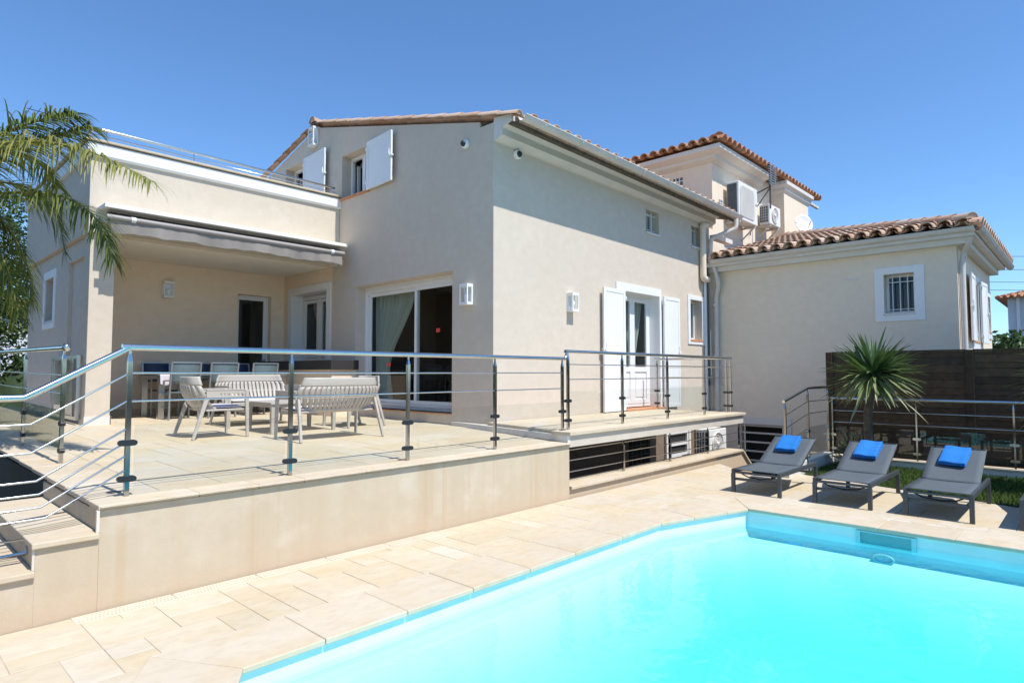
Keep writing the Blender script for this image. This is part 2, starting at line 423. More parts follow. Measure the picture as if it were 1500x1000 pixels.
db = MB(); flat_poly(db, DECK, [offset(POOL, .02)], -.0045, 1.2)
structure(db.build('pool_deck', 'grout', recalc=False))
# paving slabs: random ashlar in one sheet
def ashlar(mb, x0, y0, x1, y1, unit, ok, zf, gap=.0025, sizes=((3, 2), (2, 2), (3, 3), (2, 1), (1, 2), (2, 3), (1, 1), (2, 2), (3, 2), (2, 1))):
    nx, ny = int((x1 - x0) / unit), int((y1 - y0) / unit); used = set()
    def put(i, j, a, b):
        mb.cur = random.random()
        X0, Y0, X1, Y1 = x0 + i * unit + gap, y0 + j * unit + gap, x0 + (i + a) * unit - gap, y0 + (j + b) * unit - gap
        e = .003; dz = random.uniform(-.0008, .0008)
        c = [(X0, Y0), (X1, Y0), (X1, Y1), (X0, Y1)]; k = [(X0 + e, Y0 + e), (X1 - e, Y0 + e), (X1 - e, Y1 - e), (X0 + e, Y1 - e)]
        bb = mb.vv([(p[0], p[1], zf(p) - .005) for p in c] + [(p[0], p[1], zf(p) - .0015 + dz) for p in c] + [(p[0], p[1], zf(p) + dz) for p in k])
        for q in range(4):
            r_ = (q + 1) % 4
            mb.face([bb + q, bb + r_, bb + 4 + r_, bb + 4 + q]); mb.face([bb + 4 + q, bb + 4 + r_, bb + 8 + r_, bb + 8 + q])
        mb.face([bb + 8, bb + 9, bb + 10, bb + 11])
    for j in range(ny):
        for i in range(nx):
            if (i, j) in used: continue
            a, b = random.choice(sizes)
            while a > 1 and any((i + k, j) in used or i + k >= nx for k in range(a)): a -= 1
            b = min(b, ny - j)
            cells = [(i + p, j + q) for p in range(a) for q in range(b)]
            if any(c in used for c in cells): b = 1; cells = [(i + p, j) for p in range(a)]
            used.update(cells)
            good = [ok((x0 + (p + u) * unit, y0 + (q + v) * unit)) for p, q in cells for u, v in ((.02, .02), (.98, .02), (.02, .98), (.98, .98))]
            if all(good): put(i, j, a, b)
            else:
                for p, q in cells:
                    if all(ok((x0 + (p + u) * unit, y0 + (q + v) * unit)) for u, v in ((.02, .02), (.98, .02), (.02, .98), (.98, .98))): put(p, q, 1, 1)
PO = offset(POOL, .10)
dt = MB(); ashlar(dt, -2.6, -3.2, 9.93, 4.605, .2, lambda p: inside(p, DECK) and not inside(p, PO), lambda p: 0.0)
o = structure(dt.build('pool_deck_paving', 'deck_stone', recalc=False))
# terrace floor
TERR = [(1.12, 4.60), (5.985, 4.60), (6.49, 7.37), (6.52, 12.98), (2.42, 12.98), (2.42, 17), (1.15, 17)]
tb = MB(); flat_poly(tb, TERR, [], 0)
tb.v = [Vector((v.x, v.y, zt(v.y) - .0045)) for v in tb.v]
structure(tb.build('terrace_floor', 'grout', recalc=False))
tp = MB(); ashlar(tp, 1.12, 4.95, 6.72, 13.0, .22, lambda p: inside(p, TERR), lambda p: zt(p[1]))
structure(tp.build('terrace_paving', 'deck_stone', recalc=False))

# lawn
LAWN = [(8.96, -8), (11.36, -8), (11.36, 3.2), (9.74, 3.2), (8.96, .5)]
lw = MB(); flat_poly(lw, LAWN, [], .002, .3); lawn = structure(lw.build('lawn_soil', 'hedge_dark', recalc=False))
gr = MB()
for k in range(26000):
    x, y = random.uniform(8.96, 11.36), random.uniform(-.7, 3.2)
    if not inside((x, y), LAWN): continue
    h = random.uniform(.025, .06); a = random.uniform(0, 6.28); wd = .006; l = random.uniform(-.03, .03); l2 = random.uniform(-.03, .03)
    gr.cur = random.random(); dx, dy = math.cos(a) * wd, math.sin(a) * wd
    gr.poly([(x - dx, y - dy, 0), (x + dx, y + dy, 0), (x + l, y + l2, h)])
o = gr.build('grass', 'grass_blade', recalc=False); o['kind'] = 'stuff'; o['label'] = 'short green lawn behind the loungers'

# ================================================================ POOL
pool = thing('swimming_pool', 'swimming pool with pale blue liner and cream stone coping in the foreground', 'swimming pool', (3.9, 0, 0))
pl = MB(); n = len(POOL)
b = pl.vv([(p[0], p[1], -.01) for p in POOL] + [(p[0], p[1], -.20) for p in POOL])
for i in range(n): j = (i + 1) % n; pl.face([b + i, b + n + i, b + n + j, b + j])
rings_ = []
for k in range(15):                                     # walls that curve gently into the floor
    t_ = k / 14; rings_.append([(p[0], p[1], -.20 - .70 * t_) for p in offset(POOL, -.66 * t_ ** 1.5)])
bb = pl.vv([p for r_ in rings_ for p in r_])
for k in range(14):
    for i in range(n): j = (i + 1) % n; pl.face([bb + k * n + i, bb + (k + 1) * n + i, bb + (k + 1) * n + j, bb + k * n + j], True)
bb = pl.vv(rings_[-1]); pl.face([bb + i for i in range(n)])
pl.build('liner', 'pool_liner', pool, recalc=False)
wb = MB(); WB = offset(POOL, -.002); b = wb.vv([(p[0], p[1], -.012) for p in WB] + [(p[0], p[1], -.175) for p in WB])
for i in range(n): j = (i + 1) % n; wb.face([b + i, b + n + i, b + n + j, b + j])
wb.build('waterline_band', 'liner_band', pool, recalc=False)
# coping stones, bevelled slabs round the edge
cp = MB(); OUT = offset(POOL, .46); INN = offset(POOL, -.035)
cuts = {0: [(1.87 - 1.40) / 4.2, (2.446 - 1.40) / 4.2, (3.015 - 1.4) / 4.2, (3.616 - 1.4) / 4.2, (4.19 - 1.4) / 4.2, (4.9 - 1.4) / 4.2], 1: [.36, .74],
        2: [.095, .185, .275, .36, .45, .54, .63, .72, .81, .9], 3: [.1 * q for q in range(1, 10)], 4: [.1 * q for q in range(1, 10)], 5: [.45]}
for i in range(n):
    j = (i + 1) % n; ts = [0] + cuts[i] + [1]
    o0, o1, i0, i1 = Vector(OUT[i]), Vector(OUT[j]), Vector(INN[i]), Vector(INN[j]); L_ = (i1 - i0).length
    d_ = (i1 - i0).normalized()
    for a, c in zip(ts, ts[1:]):
        g = .0018; cp.cur = random.random(); dz = random.uniform(-.001, .001)
        ia, ic = i0 + d_ * (a * L_ + g), i0 + d_ * (c * L_ - g)
        oa = o0 if a == 0 else o0 + d_ * ((ia - o0).dot(d_)); oc = o1 if c == 1 else o0 + d_ * ((ic - o0).dot(d_))
        q = [ia, ic, oc, oa]
        cp.hexa([(p.x, p.y, -.028) for p in q], [(p.x, p.y, .007 + dz) for p in q])
cp.build('coping', 'coping_stone', pool, bevel=.006)
sk = MB()
sk.box(6.862, 1.27, -.175, 6.886, 1.78, -.162); sk.box(6.862, 1.27, -.058, 6.886, 1.78, -.046); sk.box(6.862, 1.27, -.162, 6.886, 1.31, -.058); sk.box(6.862, 1.74, -.162, 6.886, 1.78, -.058)
skf = sk.build('skimmer', 'liner_trim', pool)
bx('skimmer_flap', 'teal_plastic', skf, 6.872, 1.312, -.161, 6.880, 1.738, -.059)
dr = MB(); dr.tube([(6.842, 1.54 + .085 * math.cos(a), -.28 + .038 * math.sin(a)) for a in [6.2832 * q / 24 for q in range(25)]], .010, 6); dr.build('return_inlet', 'liner_trim', pool)
fd = MB(); fd.lathe((4.6, 2.2, -.899), [(.10, 0), (.10, .012), (.08, .016)], 20); fd.build('floor_drain', 'dish_white', pool)
WP = offset(POOL, -.003); wt = MB(); wl = -.135
b = wt.vv([(p[0], p[1], wl) for p in WP] + [(p[0], p[1], -.95) for p in WP])
wt.face([b + i for i in range(n)])
for i in range(n): j = (i + 1) % n; wt.face([b + i, b + n + i, b + n + j, b + j])
wt.face([b + n + i for i in range(n)])
wo = structure(wt.build('water', 'water'))
for k, (a, b_) in enumerate(((1.405, 1.649), (1.113, 1.266))):
    o = bx('skimmer_lid', 'dish_white', None, 7.27, a, .001, 7.36, b_, .006, bevel=.002)
    tag(o, ('longer of the two white plastic lids let into the paving before the loungers', 'shorter of the two white plastic lids let into the paving before the loungers')[k], 'lid', 'white lids in the pool paving')

# ================================================================ RETAINING WALLS, STEPS, GALLERY
ter = thing('retaining_wall', 'beige stained rendered wall holding up the terrace above the pool deck', 'wall', (3.5, 4.64, 0))
r_ = MB()
r_.box(1.12, 4.64, -.05, 5.95, 4.90, .628); r_.box(5.75, 4.90, -1.75, 5.95, 6.46, .612)
r_.build('wall_face', 'render_wall', ter)
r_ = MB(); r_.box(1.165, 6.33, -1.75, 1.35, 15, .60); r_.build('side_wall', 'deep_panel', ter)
r_ = MB(); cop = [1.11, 1.72, 2.15, 2.52, 3.1, 3.7, 4.3, 4.9, 5.5, 5.972]
for a, c in zip(cop, cop[1:]):
    r_.cur = random.random(); r_.box(a + .001, 4.637, .630, c - .001, 4.95, .658 + random.uniform(-.001, .001))
yy = 4.952
while yy < 14: r_.cur = random.random(); r_.box(1.112, yy, zt(yy) - .03, 1.42, min(yy + .6, 15) - .004, zt(yy) + .004); yy += .6
r_.build('coping', 'coping_stone', ter, bevel=.006)
st = thing('garden_steps', 'cream stone steps going down from the terrace at the left edge', 'steps', (.6, 5.4, 0))
s_ = MB()
for k in range(4):
    x1 = 1.1195 - .325 * k; s_.box(x1 - .325, 4.64, -.05, x1 - .0005, 6.30, .49 - .165 * k - .036)
s_.build('riser_block', 'render_wall', st)
s_ = MB()
for k in range(4):
    x1 = 1.118 - .325 * k; s_.cur = random.random(); s_.box(x1 - .345, 4.612, .49 - .165 * k - .035, x1, 6.31, .49 - .165 * k)
s_.build('tread', 'coping_stone', st, bevel=.006)
bx('edge_strip', 'edge_cream', st, 1.102, 4.636, .491, 1.119, 4.66, .628); bx('edge_strip', 'edge_cream', st, .780, 4.636, .326, .793, 4.66, .453)
bx('top_riser', 'render_wall', st, 1.121, 4.905, -.05, 1.16, 6.33, .612)

gal = thing('gallery_slab', 'raised cream stone gallery slab in front of the white shuttered door', 'balcony', (8.5, 5.5, .78))
g_ = MB(); gp = [(5.965, 4.665), (11.08, 4.665), (11.08, 6.45), (6.48, 6.45), (6.485, 7.36)]
g_.hexa([(p[0], p[1], .60) for p in gp], [(p[0], p[1], .742) for p in gp]); g_.build('slab', 'slab_cream', gal)
g_ = MB(); xs = [5.955, 6.9, 7.75, 8.6, 9.45, 10.3, 11.11]
for a, c in zip(xs, xs[1:]):
    g_.cur = random.random(); g_.box(a + .002, 4.625, .744, c - .002, 4.93, .787)
for a, c in zip(xs, xs[1:]):
    a0 = a if a > 6 else 6.02
    for ya, yb in ((4.934, 5.5), (5.504, 6.0), (6.004, 6.455)):
        g_.cur = random.random(); aa = a0 + (ya - 4.63) * .185 if a < 6 else a + .002
        if a < 6: g_.hexa([(aa, ya, .744), (c - .002, ya, .744), (c - .002, yb, .744), (aa + (yb - ya) * .185, yb, .744)], [(aa, ya, .785), (c - .002, ya, .785), (c - .002, yb, .785), (aa + (yb - ya) * .185, yb, .785)])
        else: g_.box(aa, ya, .744, c - .002, yb, .785)
g_.build('paving', 'coping_stone', gal, bevel=.004)
g_ = MB(); g_.hexa([(5.95, 4.66, .66), (6.0, 4.66, .66), (6.50, 7.365, .68), (6.46, 7.365, .68)], [(5.95, 4.66, .743), (6.0, 4.66, .743), (6.50, 7.365, .743), (6.46, 7.365, .743)]); g_.build('step_face', 'cream_trim', gal)

kb = thing('light_well_kerb', 'low cream kerb along the light well under the gallery', 'kerb', (8.6, 4.8, 0))
k_ = MB(); k_.box(5.972, 4.66, -1.75, 10.95, 4.98, .10); k_.hexa([(10.95, 4.66, -1.75), (11.45, 4.66, -1.75), (11.45, 4.98, -1.75), (10.95, 4.98, -1.75)], [(10.95, 4.66, .10), (11.45, 4.66, -.30), (11.45, 4.98, -.30), (10.95, 4.98, .10)]); k_.build('kerb_body', 'render_wall', kb)
k_ = MB(); xs = [5.975, 6.9, 7.9, 8.9, 9.9, 10.96]
for a, c in zip(xs, xs[1:]): k_.cur = random.random(); k_.box(a + .002, 4.62, .102, c - .002, 5.0, .14)
k_.cur = .3; k_.hexa([(10.96, 4.62, .102), (11.48, 4.62, -.31), (11.48, 5.0, -.31), (10.96, 5.0, .102)], [(10.96, 4.62, .14), (11.48, 4.62, -.27), (11.48, 5.0, -.27), (10.96, 5.0, .14)])
k_.build('coping', 'coping_stone', kb, bevel=.005)

# perforated drain strip at the foot of the terrace wall
xs = .98
for k in range(5):
    o = thing('drain_grate', ('perforated beige drain strip at the foot of the terrace wall, the one nearest the steps', 'second perforated beige drain strip along the terrace wall from the steps', 'middle perforated beige drain strip along the terrace wall', 'fourth perforated beige drain strip along the terrace wall from the steps', 'perforated beige drain strip along the terrace wall farthest from the steps')[k], 'drain', (xs, 4.55, 0), 0, 'drain strips along the terrace wall')
    f_ = MB(); f_.box(xs, 4.49, -.008, xs + .565, 4.62, .003); f_.build('frame', 'grate_beige', o)
    h_ = MB()
    for i in range(26):
        for j in range(3):
            x = xs + .015 + i * .0215 + (j % 2) * .008; y = 4.505 + j * .038
            h_.poly([(x, y, .0045), (x + .011, y, .0045), (x + .011, y + .022, .0045), (x, y + .022, .0045)])
    h_.build('slots', 'grout', o); xs += .575
xs_end = xs

# ================================================================ RAILINGS
def clampmb(c, dr):
    m_ = MB(); c = Vector(c); dr = Vector(dr); nrm = Vector((dr.y, -dr.x, 0)); pts = []
    for s_ in (1, -1):
        for q in range(9): a = -math.pi / 2 + math.pi * q / 8; pts.append((s_ * (.036 + .022 * math.cos(a)), s_ * .02 * math.sin(a)))
    lo = [c + dr * p[0] + zz * p[1] - nrm * .019 for p in pts]; m_.hexa(lo, [p + nrm * .038 for p in lo]); return m_
def railing(name, label, cat, posts, h, rods, glass, clamps=(.115, .36), group=None, endpost=True, hand=True, post_w=.030, hr=.022):
    """posts: list of (x, y, zbase). handrail, rods and glass run between them."""
    t = thing(name, label, cat, posts[0], 0, group)
    P = [Vector(p) for p in posts]
    for i, p in enumerate(P):
        d = (P[min(i + 1, len(P) - 1)] - P[max(i - 1, 0)]); d.z = 0; d.normalize(); nr = Vector((d.y, -d.x, 0))
        m_ = MB(); q = lambda z, a, c: [p + d * sx * a / 2 + nr * sy * c / 2 + zz * z for sx, sy in ((-1, -1), (1, -1), (1, 1), (-1, 1))]
        m_.hexa(q(0, post_w, .03), q(h - .10, post_w, .03)); m_.hexa(q(h - .10, post_w, .03), q(h - .045, .014, .014)); m_.hexa(q(h - .045, .014, .014), q(h - .018, .014, .014))
        po = m_.build('post', 'steel_post', t)
        if glass:
            for cz in clamps: clampmb(p + zz * cz, d).build('clamp', 'black_rubber' if glass != 'white' else 'steel', po)
    if hand:
        m_ = MB(); e0 = (P[1] - P[0]).normalized() * .05; e1 = (P[-1] - P[-2]).normalized() * .05
        m_.tube([P[0] - e0 + zz * h] + [p + zz * h for p in P[1:-1]] + [P[-1] + e1 + zz * h], hr, 16); m_.build('handrail', 'steel', t)
    for k, rz_ in enumerate(rods):
        m_ = MB(); m_.tube([p + zz * rz_ for p in P], .007, 8); m_.build('rod', 'steel', t)
    if glass:
        for a, b in zip(P, P[1:]):
            d = (b - a).normalized(); nr = Vector((d.y, -d.x, 0))
            if (b - a).length < .25: continue
            a_, b_ = a + d * .045, b - d * .045; m_ = MB()
            lo = [a_ + nr * .004 + zz * .05, b_ + nr * .004 + zz * .05, b_ - nr * .004 + zz * .05, a_ - nr * .004 + zz * .05]
            m_.hexa(lo, [p + zz * .43 for p in lo]); m_.build('glass_panel', 'glass_panel', t)
    return t
tr_ = railing('terrace_railing', 'long stainless railing with glass panels on top of the terrace wall facing the pool', 'railing',
        [(1.325, 4.87, .66), (2.51, 4.87, .66), (3.715, 4.87, .66), (4.914, 4.87, .66), (6.11, 4.87, .66)], 1.018, (.84, .645), True)
m_ = MB(); m_.tube([(6.155, 4.87, 1.678), (6.19, 4.87, 1.70), (6.21, 4.87, 1.76)], .022, 14); m_.build('handrail_bend', 'steel', tr_)
gx = [6.225, 7.463, 8.73, 9.98, 11.03]
railing('gallery_railing', 'shorter stainless railing with glass panels along the raised gallery before the white shutters', 'railing', [(x, 4.87, .787) for x in gx], .985, (.82, .63), True)
railing('gallery_end_railing', 'stainless railing closing the far end of the gallery, seen behind its glass', 'railing', [(11.03, 4.95, .785), (11.03, 6.38, .785)], .985, (.82, .63), True)
# stair balustrade, rods bent half way down
sr = thing('stair_railing', 'stainless railing with six bent rods beside the garden steps at the left', 'railing', (.3, 4.87, .3))
def stair_tube(name, z1, xb, zb, r, mat='steel'):
    m_ = MB(); m_.tube([(1.325, 4.87, z1), (xb, 4.87, zb), (.15, 4.87, zb - .01)], r, 16 if r > .01 else 8); return m_.build(name, mat, sr)
stair_tube('handrail', 1.678, .752, 1.345, .022)
for z1, xb, zb in ((1.5, .787, 1.178), (1.312, .792, .998), (1.121, .825, .822), (1.03, .842, .738), (.937, .852, .655), (.841, .878, .585)): stair_tube('rod', z1, xb, zb, .007)
m_ = MB(); m_.tube([(.15, 4.87, .468), (.787, 4.87, .475), (.787, 4.87, .385), (.15, 4.87, .372)], .007, 8); m_.build('rod', 'steel', sr)
m_ = MB(); m_.box(.22, 4.85, .30, .262, 4.89, 1.32); m_.build('post', 'steel', sr)
lr = railing('side_railing', 'stainless railing with ball end and smoked glass on the left side of the terrace', 'railing',
        [(1.335, 6.86, zt(6.86)), (1.335, 8.68, zt(8.68)), (1.335, 10.5, zt(10.5)), (1.335, 12.3, zt(12.3))], 1.05, (.80, .63), True, post_w=.044, hr=.024)
m_ = MB(); m_.lathe((1.335, 6.80, zt(6.86) + 1.05), [(.004, -.036), (.02, -.031), (.033, -.015), (.036, 0), (.033, .015), (.02, .031), (.004, .036)], 16); m_.build('ball_end', 'steel', lr)
# low railing in the light well
railing('light_well_railing', 'low thin railing with three rods on the kerb under the gallery slab', 'railing', [(6.02, 4.82, .14), (7.40, 4.82, .14), (8.70, 4.82, .14), (9.98, 4.82, .14), (11.25, 4.82, .14)], .46, (.13, .27, .40), False, hand=False, post_w=.035)
# garden railing on the far side of the lawn
FX = 11.40
kk = thing('lawn_kerb', 'pale low kerb at the back of the lawn under the far railing', 'kerb', (FX, 1, 0))
k_ = MB(); k_.box(FX - .03, -6, -.3, FX + .16, 3.36, .095); k_.box(9.25, 3.24, -1.7, FX - .03, 3.40, .17); k_.build('kerb_body', 'cream_trim', kk)
k_ = MB(); k_.box(FX - .05, -6, .097, FX + .18, 3.4, .128); k_.build('coping', 'coping_stone', kk, bevel=.005)
railing('lawn_railing', 'stainless railing with glass panels in front of the dark wooden fence', 'railing', [(FX + .03, y, .128) for y in (3.27, 2.06, .87, -.33, -1.53)], .945, (.74, .55), 'white', clamps=(.11, .34), post_w=.022)
railing('ramp_railing', 'short stainless railing with glass beside the sunken basement ramp', 'railing', [(9.36, 3.32, .0), (10.35, 3.32, .17), (11.36, 3.32, .17)], 1.09, (.88, .69), 'white', clamps=(.20, .42), post_w=.034)
# roof terrace rail
rr = thing('roof_terrace_railing', 'thin stainless rail on the parapet of the roof terrace above the awning', 'railing', (4.4, 10.83, 4.96))
m_ = MB(); m_.tube([(2.37, 13.8, 5.155), (2.37, 10.90, 5.155), (2.40, 10.81, 5.155), (2.49, 10.79, 5.155), (6.40, 10.79, 5.125)], .021, 12); m_.build('handrail', 'steel', rr)
m_ = MB(); m_.tube([(2.37, 13.8, 5.06), (2.37, 10.79, 5.06), (6.42, 10.79, 5.04)], .006, 6); m_.build('rod', 'steel', rr)
for x, y in ((2.37, 12.4), (2.53, 10.79), (3.78, 10.79), (5.08, 10.79), (6.33, 10.79)):
    m_ = MB(); m_.tube([(x, y, 4.965), (x, y, 5.13)], .010, 8); m_.build('post', 'steel', rr)

# ================================================================ HOUSE
house = thing('house', 'large beige rendered villa with tiled roofs, tower, covered terrace and right wing', 'house', (6.49, 6.467, 0))
AX, AY = 6.49, 6.467
FA = (Vector((0, AY, 0)), Vector((1, 0, 0)), Vector((0, -1, 0)))
FB = (Vector((AX, 0, 0)), Vector((0, 1, 0)), Vector((-1, 0, 0)))
def fr(F): return lambda p: F[0] + F[1] * p.x - F[2] * p.y + zz * p.z      # (u, depth inwards, z)
def rect(u0, u1, z0, z1): return [(u0, z0), (u1, z0), (u1, z1), (u0, z1)]
def wallpart(name, mat, F, outer, holes, thick, parent=house):
    m_ = MB(); m_.wall(outer, holes, F[0], F[1], F[2], thick); return m_.build(name, mat, parent)
def fbox(F, *b): m_ = MB(); m_.T = fr(F); m_.box(*b); return m_
# long sunny wall
wallpart('wall', 'stucco', FA, rect(AX - .002, 13.62, -1.75, 5.26),
         [rect(9.95, 11.29, .80, 3.06), rect(12.62, 13.17, 2.24, 3.12), rect(10.82, 11.33, 4.335, 4.785), rect(12.73, 13.24, 4.335, 4.785)], .30)
# gable wall
FB2 = (Vector((AX - .002, 0, 0)), FB[1], FB[2])
wallpart('wall', 'stucco', FB2, [(AY + .301, -.1), (16.85, -.1), (16.85, 5.22), (11.66, 6.60), (AY + .301, 5.35), (AY + .002, 5.27), (AY + .002, 5.302), (AY + .301, 5.302)][:4] + [(AY + .301, 5.345)],
         [rect(7.385, 10.14, .862, 3.12), rect(11.16, 12.60, 1.7, 3.17), rect(9.74, 10.68, 4.895, 5.755), rect(12.1, 13.0, 5.0, 6.02)], .32)
# closing walls and floors (kept plain, they shut the volume, the dark ones also dim the rooms)
m_ = MB(); m_.box(AX + .3, 16.6, 0, 13.6, 16.85, 5.2); m_.box(13.62, AY + .31, -1, 13.86, 16.85, 5.25); m_.build('wall', 'stucco', house)
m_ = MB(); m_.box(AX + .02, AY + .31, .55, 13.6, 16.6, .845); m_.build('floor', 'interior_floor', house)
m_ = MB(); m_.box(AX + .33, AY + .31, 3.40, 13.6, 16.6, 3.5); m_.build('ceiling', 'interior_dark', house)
m_ = MB(); m_.box(10.0, AY + .9, .85, 10.1, 16.5, 3.39); m_.box(AX + .33, 10.9, .85, 10.0, 11.0, 3.39); m_.build('dark_partition', 'interior_dark', house)  # added dark walls keep the room behind the glass dim

# sliding door
def ringmb(F, u0, u1, z0, z1, wd, d0, d1):
    m_ = MB(); m_.T = fr(F)
    m_.box(u0, d0, z0, u0 + wd, d1, z1); m_.box(u1 - wd, d0, z0, u1, d1, z1); m_.box(u0 + wd, d0, z0, u1 - wd, d1, z0 + wd); m_.box(u0 + wd, d0, z1 - wd, u1 - wd, d1, z1); return m_
sl = ringmb(FB, 7.388, 10.137, .864, 3.118, .045, .21, .31); sl.box(7.44, .22, 3.0, 10.08, .30, 3.07); sl.box(7.44, .20, .911, 10.08, .30, .96)
slf = sl.build('sliding_door', 'window_white', house, bevel=.004)
for k, (a, b_, d) in enumerate(((8.58, 10.08, .265), (7.44, 8.64, .225))):
    r_ = ringmb(FB, a, b_, .962, 2.998, .06, d, d + .035); r_.build('door_leaf', 'window_white', slf, bevel=.003)
    m_ = MB(); m_.T = fr(FB); m_.poly([(a + .07, d + .018, 1.03), (b_ - .07, d + .018, 1.03), (b_ - .07, d + .018, 2.93), (a + .07, d + .018, 2.93)]); m_.build('pane', 'window_glass', slf)
m_ = MB(); m_.T = fr(FB)
for (u, z) in ((8.02, 2.18), (9.45, 1.62)):
    m_.box(u, .2375 if u < 8.5 else .2775, z, u + .045, .2405 if u < 8.5 else .2805, z + .07); m_.box(u - .055, .2375 if u < 8.5 else .2775, z + .005, u - .006, .2405 if u < 8.5 else .2805, z + .07)
m_.build('door_sticker', 'red_sticker', slf)
fbox(FB, 7.385, -.02, .845, 10.14, .20, .862).build('door_sill', 'terracotta_sill', slf)
def curtain(name, F, top, mid, bot, depth, z0, zm, z1, par, folds=9, amp=.035):
    def fn(a, b):
        if b < .5: k = b / .5; k = k * k * (3 - 2 * k); lo = top[0] + (mid[0] - top[0]) * k; hi = top[1] + (mid[1] - top[1]) * k; z = z1 + (zm - z1) * b * 2
        else: k = (b - .5) / .5; lo = mid[0] + (bot[0] - mid[0]) * k; hi = mid[1] + (bot[1] - mid[1]) * k; z = zm + (z0 - zm) * k
        u = lo + (hi - lo) * a
        return (u, depth + amp * math.sin(a * folds * 6.283 + 1.3 * math.sin(b * 3)) + .012 * math.sin(a * folds * 15), z)
    m_ = MB(); m_.T = fr(F); m_.grid(fn, folds * 10, 24); return m_.build(name, 'curtain_cloth', par, recalc=False)
curtain('curtain', FB, (8.95, 10.15), (9.75, 10.12), (9.62, 10.1), .48, .87, 1.55, 3.08, house)
curtain('curtain', FB, (7.36, 7.85), (7.30, 7.42), (7.30, 7.55), .48, .87, 1.55, 3.08, house, 6)

# window under the cover, with white surround
m_ = MB(); m_.T = fr(FB); u0, u1, z1 = 11.005, 12.745, 3.315
m_.box(u0, -.025, 1.58, u0 + .158, -.009, z1); m_.box(u1 - .148, -.025, 1.58, u1, -.009, z1); m_.box(u0 + .158, -.025, z1 - .148, u1 - .148, -.009, z1); m_.box(u0 + .158, -.025, 1.58, u1 - .148, -.009, 1.74)
m_.box(u0 + .158, -.009, 1.74, u0 + .162, .30, z1 - .148); m_.box(u1 - .152, -.009, 1.74, u1 - .148, .30, z1 - .148); m_.box(u0 + .162, -.009, z1 - .152, u1 - .152, .30, z1 - .148)
tw = m_.build('window_surround', 'white_paint', house, bevel=.005)
r_ = ringmb(FB, 11.17, 12.58, 1.76, 3.15, .05, .24, .30); r_.box(11.83, .23, 1.81, 11.93, .29, 3.10); r_.box(11.22, .22, 3.06, 12.53, .30, 3.10); wf = r_.build('window', 'window_white', house, bevel=.004)
for a, b_ in ((11.24, 11.84), (11.92, 12.51)):
    ringmb(FB, a, b_, 1.82, 3.05, .065, .235, .275).build('frame', 'window_white', wf, bevel=.003)
    m_ = MB(); m_.T = fr(FB); m_.poly([(a, .26, 1.84), (b_, .26, 1.84), (b_, .26, 3.04), (a, .26, 3.04)]); m_.build('pane', 'window_glass', wf)
curtain('curtain', FB, (11.2, 12.6), (11.3, 12.2), (11.2, 12.6), .50, 1.6, 1.9, 3.15, house, 8)

# upper windows with open shutters
def shutter(F, u0, u1, z0, z1, d0, par=house, swing=0, hinge=None):
    """panelled shutter lying open against the wall; swing tilts the free edge off the wall"""
    h = u1 if hinge is None else hinge
    f = fr(F)
    T = lambda p: f(Vector((h + (p.x - h) * math.cos(swing) , p.y - abs(p.x - h) * math.sin(swing), p.z)))
    m_ = MB(); m_.T = T; w_ = .07
    m_.box(u0, d0, z0, u1, d0 + .03, z1)
    m_.box(u0, d0 - .008, z0, u0 + w_, d0, z1); m_.box(u1 - w_, d0 - .008, z0, u1, d0, z1); m_.box(u0 + w_, d0 - .008, z1 - w_, u1 - w_, d0, z1); m_.box(u0 + w_, d0 - .008, z0, u1 - w_, d0, z0 + w_)
    o = m_.build('shutter', 'white_paint', par, bevel=.003)
    uh = h; s = 1 if u0 >= h - 1e-6 else -1
    for z in (z0 + .14, z1 - .14):
        m_ = MB(); m_.T = T; m_.box(uh - .012, d0 - .016, z - .035, uh + .02, d0 + .034, z + .035); m_.build('hinge', 'white_paint', o)
    uf = u1 if s > 0 else u0
    zm = (z0 + z1) / 2
    m_ = MB(); m_.T = T; m_.box(uf - s * .005, d0 - .03, zm - .02, uf - s * .075, d0 - .010, zm + .02); m_.box(uf - s * .06, d0 - .026, zm - .10, uf - s * .045, d0 - .009, zm + .12); m_.box(uf + s * .0, d0 - .02, zm - .012, uf + s * .03, d0 + .03, zm + .012)
    m_.build('latch', 'white_paint', o); return o
for (a, b_, z0, z1) in ((9.74, 10.68, 4.895, 5.755), (12.1, 13.0, 5.0, 6.02)):
    r_ = ringmb(FB, a + .002, b_ - .002, z0 + .03, z1 - .002, .06, .20, .26); r_.box((a + b_) / 2 - .05, .19, z0 + .09, (a + b_) / 2 + .05, .25, z1 - .06)
    wf = r_.build('window', 'window_white', house, bevel=.003)
    # one casement stands open inwards, the other is shut
    ringmb(FB, a + .06, (a + b_) / 2 - .05, z0 + .09, z1 - .06, .05, .205, .24).build('frame', 'window_white', wf)
    m_ = MB(); m_.T = fr(FB); m_.poly([(a + .06, .225, z0 + .1), ((a + b_) / 2, .225, z0 + .1), ((a + b_) / 2, .225, z1 - .07), (a + .06, .225, z1 - .07)]); m_.build('pane', 'window_glass', wf)
    m_ = MB(); m_.T = fr(FB)
    m_.box(b_ - .10, .30, z0 + .1, b_ - .06, .72, z0 + .17); m_.box(b_ - .10, .30, z1 - .14, b_ - .06, .72, z1 - .07); m_.box(b_ - .10, .65, z0 + .1, b_ - .06, .72, z1 - .07); m_.box(b_ - .10, .30, z0 + .1, b_ - .06, .36, z1 - .07)
    m_.build('frame', 'window_white', wf)
    fbox(FB, a - .03, -.05, z0 - .03, b_ + .03, .20, z0 + .004).build('sill', 'terracotta_sill', wf)
shutter(FB, 8.90, 9.745, 4.885, 5.785, -.06, swing=R(3.5), hinge=9.745)
shutter(FB, 11.16, 12.10, 5.0, 6.035, -.06, swing=R(3), hinge=12.10)
